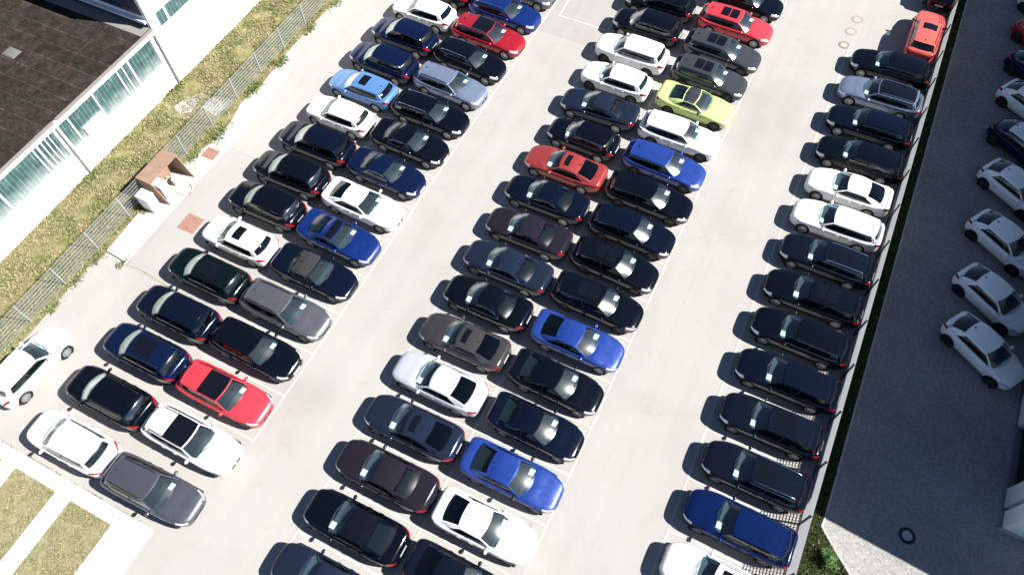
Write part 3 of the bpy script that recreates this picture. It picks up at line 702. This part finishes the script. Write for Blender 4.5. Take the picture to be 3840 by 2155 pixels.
    s0, s1 = .09, .87
    soft = kind == 'cabrio'
    for sg in (1, -1):
        f = lambda p, s: side(p, s, sg)
        patch(bm, f, lin(0, 1, 20), [0, s0]); 
        if not soft: patch(bm, f, lin(0, 1, 20), [s1, .95, 1])
        patch(bm, f, lin(0, pa, 2), lin(s0, s1, 5))
        if not soft: patch(bm, f, lin(pc, 1, 4), lin(s0, s1, 5))
        patch(bm, lambda s, v: wsf(s, v*sg), lin(0, 1, 6), [.93, 1])
        if not soft: patch(bm, lambda s, v: rwf(s, v*sg), lin(0, 1, 6), [.90, 1])
    vv = lin(-.93, .93, 8)
    patch(bm, wsf, [.93, 1], vv)
    if not soft:
        patch(bm, rwf, [0, .06], lin(-.9, .9, 8))
        patch(bm, rwf, [.92, 1], lin(-.9, .9, 8))
    bmesh.ops.remove_doubles(bm, verts=bm.verts[:], dist=.0015)
    body = mesh('car_body', bm, P('black'), 38)
    def add(name, me, role=None, sub=None, loc=None, rot=None): c.parts.append((name, me, role, sub, loc, rot)); return len(c.parts)-1
    add('body', body, 'paint')
    bm = bmesh.new(); patch(bm, roof, lin(0, 1, 12), lin(-1, 1, 10))
    if soft:
        for sg in (1, -1):
            patch(bm, lambda p, s: side(p, s, sg), lin(pc, 1, 4), lin(s0, 1, 6)); patch(bm, lambda p, s: side(p, s, sg), lin(.1, pc, 8), [s1, 1])
            patch(bm, lambda s, v: rwf(s, v*sg), lin(0, 1, 6), [.62, .8, 1])
        patch(bm, rwf, [0, .15, .3], lin(-.62, .62, 6)); patch(bm, rwf, [.86, 1], lin(-.62, .62, 6))
        bmesh.ops.remove_doubles(bm, verts=bm.verts[:], dist=.0015)
    add('roof', mesh('car_roof', bm, P('black'), 40), 'roof')
    up_ = Vector((0, 0, -.006))
    bm = bmesh.new(); patch(bm, lambda s, v: wsf(s, v)+up_, lin(0, .93, 6), vv); add('windshield', mesh('windshield', bm, M_WS, 60))
    bm = bmesh.new()
    if soft: patch(bm, lambda s, v: rwf(s, v)+up_, lin(.3, .86, 4), lin(-.62, .62, 6))
    else: patch(bm, lambda s, v: rwf(s, v)+up_, lin(.06, .92, 6), lin(-.9, .9, 8))
    add('rear_window', mesh('rear_window', bm, M_RW, 60), 'rearglass')
    for sg in (1, -1):
        for (p0, p1) in ((pa, pb), (pb+.03, pc)):
            bm = bmesh.new(); patch(bm, lambda p, s: side(p, s, sg)-Vector((0, .006*sg, 0)), lin(p0, p1, 6), lin(s0, s1, 5))
            add('side_window', mesh('side_window', bm, M_SW, 60), 'sideglass')
        bm = bmesh.new(); patch(bm, lambda p, s: side(p, s, sg), [pb, pb+.03], lin(s0, s1, 4)); add('door_pillar', mesh('door_pillar', bm, M_TRIM, 60))
    # window surround
    for sg in (1, -1):
        bm = bmesh.new(); o = Vector((0, .008*sg, 0))
        loop = [side(p, s0, sg)+o for p in lin(pa, pc, 12)]+[side(pc, s, sg)+o for s in lin(s0, s1, 4)[1:]]+[side(p, s1, sg)+o for p in lin(pc, pa, 12)[1:]]
        tube(bm, loop, .011, 4); add('window_trim', mesh('window_trim', bm, M_CHROME, 60), 'trim')
    # interior
    bm = bmesh.new()
    zi = belt+.035
    bwid = .80*w2
    cx0 = a0-.16; cx1 = b0+(.22 if b0 > -h2+.3 else .12)
    patch(bm, lambda x, v: Vector((x, v*bwid*(1 if x < a0-.5 else lerp(1, .86, (x-(a0-.5))/.45)), deckz(x, v*bwid*(1 if x < a0-.5 else lerp(1, .86, (x-(a0-.5))/.45)))+(.010 if x > a0-.5 else .016))), lin(cx1, cx0, 14), lin(-1, 1, 10))
    for f in bm.faces:
        if f.calc_center_median().x > a0-.42: f.material_index = 1
    tube(bm, [(a0-.62+.03*math.sin(t), -.0+.36+.16*math.cos(t), zi+.06+.10*math.sin(t)) for t in lin(0, 2*math.pi, 12)], .014, 4)
    add('interior', mesh('car_interior', bm, [M_INT, M_INTL], 50), 'interior')
    sb = bmesh.new(); bx(sb, -.07, .07, -.24, .24, -.02, .17); bx(sb, -.05, .04, -.12, .12, .19, .33)
    bmesh.ops.bevel(sb, geom=sb.edges[:], offset=.03, segments=2, affect='EDGES', profile=.5)
    seat = mesh('car_seat', sb, M_INT, 50)
    for y in (-.37, .37): add('seat', seat, 'seat', None, (a0-1.12, y, zi-.02))
    if kind != 'cabrio':
        sb = bmesh.new(); bx(sb, -.07, .07, -.6, .6, -.02, .10)
        for y in (-.36, .36): bx(sb, -.05, .04, y-.11, y+.11, .10, .22)
        add('rear_seat', mesh('rear_seat', sb, M_INT), 'seat', None, (min(a0-1.98, (b1+.2) if kind in ('coupe',) else 9), 0, zi-.01))
    bm = bmesh.new(); cp = wsf(.20, -.62); u = (wsf(.5, -.62)-cp).normalized()
    patch(bm, lambda a, b: Vector((a, b, deckz(a, b)+.020)), lin(a0-.12, a0-.36, 2), lin(.28, .58, 2)); add('windshield_card', mesh('windshield_card', bm, M_CARD), 'card')
    bm = bmesh.new(); patch(bm, lambda a, b: wsf(a, b)+Vector((-.01, 0, -.02)), [.02, .3, .55, .80], lin(-.92, .92, 8)); add('cream_sheet', mesh('cream_sheet', bm, M_CREAM), 'cream_sheet')  # pale cream sheet close under the windscreen
    for sg in (1, -1):   # wipers
        pass
    bm = bmesh.new()
    tube(bm, [wsf(.02, .55)+Vector((0, 0, .02)), wsf(.10, -.05)+Vector((0, 0, .015))], .012, 4)
    tube(bm, [wsf(.02, -.05)+Vector((0, 0, .02)), wsf(.08, -.70)+Vector((0, 0, .015))], .012, 4)
    add('wiper', mesh('wiper', bm, M_TRIM))
    # lamps, grille, plates
    def surf(x, t, sg, off):
        y, z = sec(x, t); e = .02
        ya, za = sec(x, min(12, t+.1)); yb2, zb2 = sec(x, max(0, t-.1)); d = Vector((0, ya-yb2, za-zb2))
        xa = max(-h2, min(h2, x+e)); xb3 = max(-h2, min(h2, x-e)); y1, z1 = sec(xa, t); y2, z2 = sec(xb3, t); g = Vector((xa-xb3, y1-y2, z1-z2))
        nn = d.cross(g); nn.normalize()
        if nn.y < 0: nn = -nn
        q = Vector((x, y, z))+nn*off
        return Vector((q.x, q.y*sg, q.z))
    for sg in (1, -1):
        bm = bmesh.new(); patch(bm, lambda x, t: surf(x, t, sg, .008), [h2-.50, h2-.42, h2-.33, h2-.24, h2-.16, h2-.10, h2-.06], [4.6, 5.3, 6, 6.6, 7.1])
        add('headlight', mesh('headlight', bm, M_LAMP, 60))
        bm = bmesh.new(); patch(bm, lambda x, t: surf(x, t, sg, .008), [-h2+.012, -h2+.04, -h2+.08, -h2+.14, -h2+.22, -h2+.32], [4.6, 5.1, 5.7, 6.2, 6.7])
        add('taillight', mesh('taillight', bm, M_TAIL, 60))
    gz = nose-.30
    bm = bmesh.new(); bx(bm, h2-.06, h2+.010, -.31, -.03, gz-.04, gz+.14); bx(bm, h2-.06, h2+.010, .03, .31, gz-.04, gz+.14); bx(bm, h2-.12, h2-.004, -.40, .40, .31, .38)
    bmesh.ops.bevel(bm, geom=bm.edges[:], offset=.012, segments=1, affect='EDGES')
    add('grille', mesh('grille', bm, M_TRIM))
    add('license_plate', boxmesh('license_plate', (h2+.008, h2+.020, -.26, .26, .40, .51), M_PLATE), 'plate')
    add('license_plate', boxmesh('license_plate', (-h2-.014, -h2+.02, -.26, .26, .60+up, .71+up), M_PLATE))
    bm = bmesh.new(); bx(bm, -h2-.006, -h2+.2, -.60, .60, .36, .46); add('rear_bumper', mesh('rear_bumper', bm, M_TRIM))
    # mirrors
    mx = wsf(.18, 1).x-.10
    for sg in (1, -1):
        bm = bmesh.new(); bmesh.ops.create_icosphere(bm, subdivisions=2, radius=1, matrix=Matrix.Translation((mx, sg*(w2+.075), belt+.07)) @ Matrix.Diagonal((.085, .12, .07, 1)))
        bx(bm, mx-.03, mx+.03, min(sg*(w2-.12), sg*(w2+.05)), max(sg*(w2-.12), sg*(w2+.05)), belt+.0, belt+.045)
        add('mirror', mesh('mirror', bm, P('black'), 50), 'mirror')
    # door seams and handles
    def sbx(x): return pl(x, wid)*w2
    d0 = a0-.28; doors = [d0, lerp(d0, axles[1], .52), axles[1]+.42] if kind not in ('coupe', 'cabrio', 'compact') else [d0, axles[1]+.62]
    for sg in (1, -1):
        bm = bmesh.new()
        for x in doors: tube(bm, [surf(x-.04*(t-6)/4, t, sg, .001) for t in (5.2, 6, 7, 8, 9)], .006, 4)
        tube(bm, [surf(x, 9.1, sg, .001) for x in lin(doors[0], doors[-1], 6)], .008, 4)
        tube(bm, [surf(x, 3.5, sg, .0) for x in lin(a0-.05, h2-.35, 7)], .005, 4)
        add('door_seam', mesh('door_seam', bm, M_TRIM))
        for x in doors[1:]:
            q = surf(x+.14, 6.6, sg, .012); me = boxmesh('door_handle', (-.10, .10, -.012, .012, -.012, .012), P('black'), .006)
            add('door_handle', me, 'handle', None, tuple(q))
    # roof fittings
    bm = bmesh.new(); q = roof(.90, 0); bmesh.ops.create_cone(bm, cap_ends=True, segments=8, radius1=1, radius2=.25, depth=1, matrix=Matrix.Translation(q+Vector((-.02, 0, .03))) @ Matrix.Diagonal((.085, .022, .09, 1)))
    add('antenna', mesh('antenna', bm, M_TRIM, 40), 'antenna')
    rl = Vector((0, 0, .045))
    for sg in (1, -1):
        bm = bmesh.new(); tube(bm, [roof(.05, .93*sg)]+[roof(u, .93*sg)+rl for u in lin(.1, .92, 10)]+[roof(.97, .93*sg)], .020, 6)
        add('roof_rail', mesh('roof_rail', bm, M_CHROME, 50), 'rails')
    oz = Vector((0, 0, .006))
    def panel(u0, u1, vw, split=False):
        bm = bmesh.new()
        if split:
            um = (u0+u1)/2
            patch(bm, lambda u, v: roof(u, v)+oz, lin(u0, um-.012, 4), lin(-vw, vw, 6)); patch(bm, lambda u, v: roof(u, v)+oz, lin(um+.012, u1, 4), lin(-vw, vw, 6))
        else: patch(bm, lambda u, v: roof(u, v)+oz, lin(u0, u1, 6), lin(-vw, vw, 6))
        return mesh('roof_glass', bm, M_PANO, 60)
    add('sunroof', panel(.16, .44, .62), 'sunroof')
    add('glass_roof', panel(.10, .62, .66, True), 'pano')
    add('glass_roof', panel(.0, .56, .97), 'halfroof')
    for k, ax in enumerate(axles):
        for sg in (1, -1):
            yw = sg*(w2-.115) if k else sg*(w2-.13)
            add('wheel_well', WELL, None, None, (ax, sg*(w2-.145), RW_+.01), (0, 0, 0 if sg > 0 else math.pi))
            i = add('wheel', TYRE, None, None, (ax, yw, RW_), (0, 0, 0 if sg > 0 else math.pi))
            add('rim', RIM, 'rim', i, None)
    # spoiler lip for the tall tails
    if kind in ('estate', 'suv', 'hatch'):
        bm = bmesh.new(); patch(bm, lambda s, v: (roof(1, v) if s == 0 else rwf(.16*s, v)+Vector((-.07*s, 0, .035*s))), lin(0, 1, 3), lin(-.96, .96, 8)); add('spoiler', mesh('spoiler', bm, P('black'), 50), 'paint')
    return c
# wheel meshes
def lathe(bm, prof, n=28, mi=0):
    rings = [[bm.verts.new((r*math.cos(k*2*math.pi/n), y, r*math.sin(k*2*math.pi/n))) for k in range(n)] for r, y in prof]
    for i in range(len(rings)-1):
        for k in range(n): bm.faces.new((rings[i][k], rings[i][(k+1) % n], rings[i+1][(k+1) % n], rings[i+1][k])).material_index = mi
    return rings
bm = bmesh.new(); rg = lathe(bm, [(.225, .085), (.30, .105), (.325, .09), (RW_, .06), (RW_, -.06), (.325, -.09), (.2, -.1)]); bm.faces.new(rg[-1])
g2 = lathe(bm, [(.225, .085), (.222, .03)]); bm.faces.new(g2[-1])
TYRE = mesh('tyre', bm, M_TYRE, 45)
bm = bmesh.new(); lathe(bm, [(.228, .088), (.232, .100), (.205, .094), (.200, .06)])
for k in range(10):
    a = k*2*math.pi/10; w0, w1 = .028, .020
    d = Vector((math.cos(a), 0, math.sin(a))); e = Vector((-math.sin(a), 0, math.cos(a)))
    q = [d*.03+e*w0, d*.205+e*w1, d*.205-e*w1, d*.03-e*w0]
    fr = [bm.verts.new(p+Vector((0, .082+.010*(i in (0, 3)), 0))) for i, p in enumerate(q)]; bk = [bm.verts.new(p+Vector((0, .055, 0))) for p in q]
    bm.faces.new(fr); [bm.faces.new((fr[i], bk[i], bk[(i+1) % 4], fr[(i+1) % 4])) for i in range(4)]
hub = lathe(bm, [(.055, .075), (.045, .098)], 12); bm.faces.new(hub[-1])
RIM = mesh('rim', bm, M_RIM, 40)
bm = bmesh.new(); rg = lathe(bm, [(RW_+.043, .13), (RW_+.043, -.19), (RW_+.03, -.195)]); bm.faces.new(rg[-1])
for f in bm.faces: f.normal_flip()
WELL = mesh('wheel_well', bm, M_WELL, 50)

PROTO = {k: make_proto(k) for k in SPEC}
NAMES = {'sedan': 'saloon_car', 'liftback': 'liftback_car', 'coupe': 'coupe_car', 'cabrio': 'convertible_car', 'estate': 'estate_car', 'suv': 'suv_car', 'hatch': 'hatchback_car', 'compact': 'small_hatchback_car'}
def place_car(kind, col, x, y, head, label, opts='', group=None, ls=1.0):
    """one car with all its parts; opts pick roof, rails, trim and glass"""
    pr = PROTO[kind]; o_ = set(opts.split())
    root = empty(NAMES[kind], (x, y, .006), R(head)); tag(root, label, 'car', group)
    if ls != 1.0: root.scale = (ls, 1+(ls-1)*.4, 2-ls)
    made = {}
    for i, (name, me, role, sub, loc, rot) in enumerate(pr.parts):
        m = None
        if role == 'paint' or role == 'handle': m = P(col)
        elif role == 'mirror': m = M_TRIM if 'bmirror' in o_ else P(col)
        elif role == 'roof': m = M_SOFT if kind == 'cabrio' else (M_PANO if 'blackroof' in o_ else P('white') if 'whiteroof' in o_ else P('midgrey') if 'carbonroof' in o_ else P(col))
        elif role == 'rearglass' and 'coated' in o_: m = M_RWC
        elif role == 'rearglass' and 'privacy' in o_: m = M_RWD
        elif role == 'sideglass' and 'privacy' in o_ and len([1 for q in made.values() if q.name.startswith('side_window')]) % 2 == 1: m = M_RWD
        elif role == 'trim' and 'chrome' not in o_: continue
        elif role == 'rim' and 'drim' in o_: m = M_RIMD
        elif role == 'rails':
            if 'rails' not in o_ and 'brails' not in o_: continue
            if 'brails' in o_: m = M_TRIM
        elif role in ('sunroof', 'pano', 'halfroof', 'card', 'cream_sheet', 'plate', 'antenna'):
            if role not in o_ and not (role == 'antenna' and 'noant' not in o_): continue
        elif role == 'seat' and 'redseat' in o_: m = M_INTR
        ob = bpy.data.objects.new(name, me); COL.objects.link(ob)
        ob.parent = made[sub] if sub is not None else root
        if loc is not None: ob.location = loc
        if rot is not None: ob.rotation_euler = rot
        if m is not None:
            ob.material_slots[0].link = 'OBJECT'; ob.material_slots[0].material = m
        made[i] = ob
    return root

# ------------------------------------------------------------------ the cars, row by row
# (kind, paint, y, look, options, heading jitter)
XA, XB, XC, XD, XE = -23.65, -18.77, -9.73, -4.66, 5.20
SP = 'windshield_card'
ROWS = {
 'A': (XA, 180, 'leftmost row', [
  ('suv', 'white', .68, 'white SUV with grey rear window', 'plate', 1),
  ('suv', 'black', 3.20, 'glossy black SUV with wide rear lights', 'brails sunshade coated privacy', 0),
  ('suv', 'navy', 5.77, 'dark navy SUV with large glass roof and rails', 'pano brails sunshade', 0),
  ('suv', 'inky', 8.26, 'black SUV with plain roof', 'cream_sheet privacy', -1),
  ('suv', 'green', 10.79, 'dark green SUV with glass roof', 'pano cream_sheet', 0),
  ('hatch', 'white', 13.35, 'white hatchback with square dark sunroof', 'sunroof privacy', -1),
  ('suv', 'black', 15.88, 'black SUV', 'cream_sheet coated', 0),
  ('suv', 'black', 18.36, 'black SUV', 'cream_sheet coated', 0),
  ('suv', 'inky', 20.86, 'blue black SUV', 'cream_sheet privacy', 0),
  ('hatch', 'white', 23.37, 'white hatchback with plain roof', '', -1),
  ('hatch', 'lightblue', 25.90, 'light blue hatchback with dark sunroof', 'sunroof cream_sheet privacy', -1),
  ('suv', 'navy', 28.42, 'navy blue SUV', 'cream_sheet', -1),
  ('suv', 'navy', 31.02, 'navy blue SUV', 'cream_sheet', -1),
  ('hatch', 'white', 33.63, 'white hatchback with plain roof', 'privacy', 0),
  ('suv', 'black', 36.17, 'black SUV cut by the top edge', '', 0),
  ('suv', 'inky', 38.7, 'dark car cut by the top edge', '', 0)]),
 'B': (XB, 0, 'second row from the left', [
  ('estate', 'bluegrey', .60, 'dark grey estate with blue grey roof', 'card brails', 1),
  ('estate', 'white', 3.22, 'white estate with black glass front roof', 'halfroof brails', 0),
  ('estate', 'red', 5.73, 'bright red estate with black glass front roof', 'halfroof card', 0),
  ('estate', 'black', 8.35, 'black estate with plain roof', 'card plate', 0),
  ('estate', 'grey', 10.85, 'blue grey estate with pale bonnet', 'card brails', -1),
  ('cabrio', 'inky', 13.36, 'dark convertible with black soft top and silver trim', 'chrome', 0),
  ('coupe', 'deepblue', 15.84, 'bright blue coupe with black glass front roof', 'halfroof card', -1),
  ('liftback', 'white', 18.30, 'white liftback with dark rear window', 'card privacy', -1),
  ('sedan', 'navy', 20.76, 'navy saloon with chrome window trim', 'chrome card plate', -1),
  ('sedan', 'black', 23.30, 'black saloon with chrome window trim', 'chrome card plate', -1),
  ('estate', 'black', 25.85, 'black estate with silver roof rails', 'rails card', 0),
  ('estate', 'bluesilver', 28.38, 'silver blue estate with plain roof', 'card brails', -2),
  ('estate', 'black', 30.85, 'black estate with silver roof rails', 'rails card', -2),
  ('estate', 'darkred', 33.46, 'dark red estate with black glass front roof', 'halfroof rails card', -1),
  ('estate', 'deepblue', 35.95, 'bright blue estate with silver roof rails', 'rails card', -1),
  ('estate', 'grey', 38.45, 'grey car with only its nose in view', 'card', -1)]),
 'C': (XC, 180, 'third row from the left', [
  ('sedan', 'slate', .72, 'blue grey saloon cut by the bottom edge', 'card', 0),
  ('liftback', 'black', 3.25, 'black liftback with brownish roof', 'card blackroof', 0),
  ('sedan', 'brown', 5.80, 'dark aubergine saloon', 'card', 0),
  ('liftback', 'slate', 8.27, 'blue grey liftback with sunroof', 'sunroof card privacy', 0),
  ('liftback', 'silver', 10.77, 'silver liftback with dark rear window', 'card privacy', 0),
  ('liftback', 'greybrown', 13.24, 'grey brown liftback with small sunroof', 'sunroof card privacy', 0),
  ('sedan', 'black', 15.74, 'black saloon with chrome window trim', 'chrome card', 0),
  ('sedan', 'slate', 18.16, 'blue grey saloon with plain roof', 'chrome card', 0),
  ('sedan', 'brown', 20.60, 'dark aubergine saloon', 'card', 0),
  ('sedan', 'inky', 23.06, 'blue black saloon with chrome window trim', 'chrome card', 0),
  ('liftback', 'redliftback', 25.55, 'dark red liftback with small sunroof', 'sunroof card privacy', 0),
  ('hatch', 'black', 28.05, 'black hatchback with chrome window trim', 'chrome card', 0),
  ('sedan', 'slate', 30.62, 'blue grey saloon with dark red seats', 'card redseat', 1),
  ('hatch', 'white', 33.25, 'white hatchback with dark wheels', 'drim card', -1),
  ('suv', 'white', 35.88, 'white SUV with dark wheels', 'drim', -1),
  ('suv', 'black', 38.60, 'black SUV', 'card', 0),
  ('suv', 'black', 41.10, 'black SUV cut by the top edge', '', 1),
  ('suv', 'inky', 43.6, 'dark SUV beyond the top edge', '', 0)]),
 'D': (XD, 0, 'fourth row from the left', [
  ('liftback', 'midgrey', .65, 'dark car cut away by the bottom edge', 'card', 0),
  ('liftback', 'charcoal', 3.2, 'charcoal liftback cut by the bottom edge', 'card privacy', 0),
  ('liftback', 'white', 5.72, 'white liftback with dark blue rear window', 'card privacy', 0),
  ('liftback', 'royal', 8.23, 'royal blue liftback with teal rear window', 'card bmirror', 0),
  ('liftback', 'inky', 10.78, 'blue black liftback with hot sun glint', 'card', 0),
  ('liftback', 'black', 13.24, 'black liftback', 'card', 0),
  ('liftback', 'royal', 15.73, 'royal blue liftback with dark rear window', 'card privacy', 0),
  ('estate', 'black', 18.20, 'black estate with glass roof and orange seat', 'pano card orange drim', -1),
  ('estate', 'black', 20.66, 'black estate with glass roof', 'pano card drim', -1),
  ('estate', 'inky', 23.10, 'blue black estate', 'card drim', -1),
  ('estate', 'black', 25.62, 'black estate', 'card drim', 0),
  ('estate', 'royal', 28.15, 'royal blue estate', 'card drim', -1),
  ('estate', 'white', 30.72, 'white estate with dark wheels', 'card drim', 0),
  ('coupe', 'lime', 33.40, 'lime green coupe with dark roof panel', 'carbonroof drim bmirror', -1),
  ('estate', 'midgrey', 35.90, 'grey estate with glass roof', 'pano card drim', -1),
  ('estate', 'midgrey', 38.50, 'grey estate with glass roof', 'pano card drim', -1),
  ('estate', 'red', 41.25, 'red estate with dark glass roof', 'pano card', -1),
  ('estate', 'black', 43.87, 'black estate with silver roof rails', 'rails card', -1),
  ('estate', 'black', 46.4, 'black car beyond the top edge', '', 0)]),
 'E': (XE, 180, 'rightmost sunny row', [
  ('estate', 'white', 8.0, 'white estate with glass roof and chrome rails', 'pano rails card', 0),
  ('estate', 'midblue', 10.56, 'dark blue estate with plain roof', 'card', 0),
  ('estate', 'charcoal', 13.10, 'charcoal estate with glass roof and pale rear roof', 'pano chrome rails card', 0),
  ('estate', 'charcoal', 15.66, 'charcoal estate with glass roof and black trim', 'pano card', 0),
  ('estate', 'inky', 18.22, 'blue black estate with plain roof', 'card', 0),
  ('estate', 'black', 20.79, 'black estate with chrome window trim', 'chrome card', 0),
  ('estate', 'black', 23.31, 'black estate with glass roof', 'pano card', 0),
  ('estate', 'charcoal', 25.82, 'charcoal estate with glass roof and chrome rails', 'pano chrome rails card', 0),
  ('estate', 'white', 28.36, 'white estate with plain roof', 'card', 0),
  ('liftback', 'white', 30.88, 'white liftback with dark rear window', 'card privacy', 0),
  ('estate', 'black', 33.48, 'black estate', 'card', 0),
  ('estate', 'inky', 36.14, 'blue black estate', 'card', 1),
  ('estate', 'bluesilver', 38.85, 'silver blue estate with black roof', 'blackroof rails chrome card', 1),
  ('estate', 'black', 41.58, 'black estate', 'card', 1)]),
}
NB = {'A': 'leftmost row', 'B': 'second row', 'C': 'third row', 'D': 'fourth row', 'E': 'rightmost sunny row'}
NUM = ['first', 'second', 'third', 'fourth', 'fifth', 'sixth', 'seventh', 'eighth', 'ninth', 'tenth', 'eleventh', 'twelfth', 'thirteenth', 'fourteenth', 'fifteenth', 'sixteenth', 'seventeenth', 'eighteenth', 'nineteenth']
jr = random.Random(99)
looks = [c[3] for r in ROWS.values() for c in r[3]]
HIDDEN = {('A', 15), ('C', 17), ('D', 0), ('D', 18)}
for key, (x, hd, rname, cars) in ROWS.items():
    for i, (kind, col, y, look, opts, jit) in enumerate(cars):
        if (key, i) in HIDDEN: continue
        if looks.count(look) == 1: label = look+' in the '+NB[key]
        else:
            nn = i+1-sum(1 for h in HIDDEN if h[0] == key and h[1] < i)
            label = look+', '+NUM[nn-1]+' from the bottom in the '+NB[key]
        assert len(label.split()) <= 16, label
        o = place_car(kind, col, x+jr.uniform(-.06, .06), y+jr.uniform(-.03, .03), hd+jit+jr.uniform(-.7, .7), label, opts, 'cars parked in rows on the asphalt', jr.uniform(.975, 1.03))
        if 'orange' in opts:
            bm = bmesh.new(); bmesh.ops.create_icosphere(bm, subdivisions=2, radius=.17)
            tag(link('cushion', mesh('cushion', bm, M_ORANGE, 60), None, (o.location.x+.25, y-.50, 1.16)), 'orange cushion on the front seat of a black estate', 'cushion')
# two cars parked nose to tail along the grating fence
place_car('suv', 'coral', 6.62, 45.35, 89, 'coral red SUV with sunroof parked along the grating fence', 'sunroof bmirror rails privacy')
place_car('suv', 'black', 6.95, 50.9, 89, 'black SUV cut by the top edge, parked ahead of the coral red SUV', 'privacy')
place_car('hatch', 'white', -28.42, 2.72, 88.5, 'white hatchback cut by the left edge, parked alone beside the mesh fence', '')
# the shaded yard on the right: cars at a slant towards the hall
for j, (x, y, col, lab, op) in enumerate([
   (13.42, 23.95, 'white', 'white small hatchback in the shade, nearest of the slanted cars', ''),
   (13.44, 27.15, 'white', 'white small hatchback in the shade, second of the slanted cars', ''),
   (13.48, 31.0, 'white', 'white small hatchback in the shade, third of the slanted cars', ''),
   (13.50, 34.95, 'white', 'white small hatchback in the shade, fourth of the slanted cars', ''),
   (13.50, 38.5, 'navy', 'dark blue small hatchback with white roof in the shade', 'whiteroof'),
   (13.55, 41.9, 'white', 'white small hatchback in the shade, beyond the dark blue white roofed one', ''),
   (13.60, 45.0, 'navy', 'dark blue small hatchback in the shade, at the right edge', ''),
   (13.60, 48.2, 'darkred', 'dark red small hatchback in deep shade, at the right edge', ''),
   (13.60, 51.4, 'white', 'white small hatchback in the top right corner', '')]):
    place_car('compact', 'snow' if col == 'white' else col, x, y, -32, lab, op+' privacy drim', 'cars parked at a slant in the shaded yard')
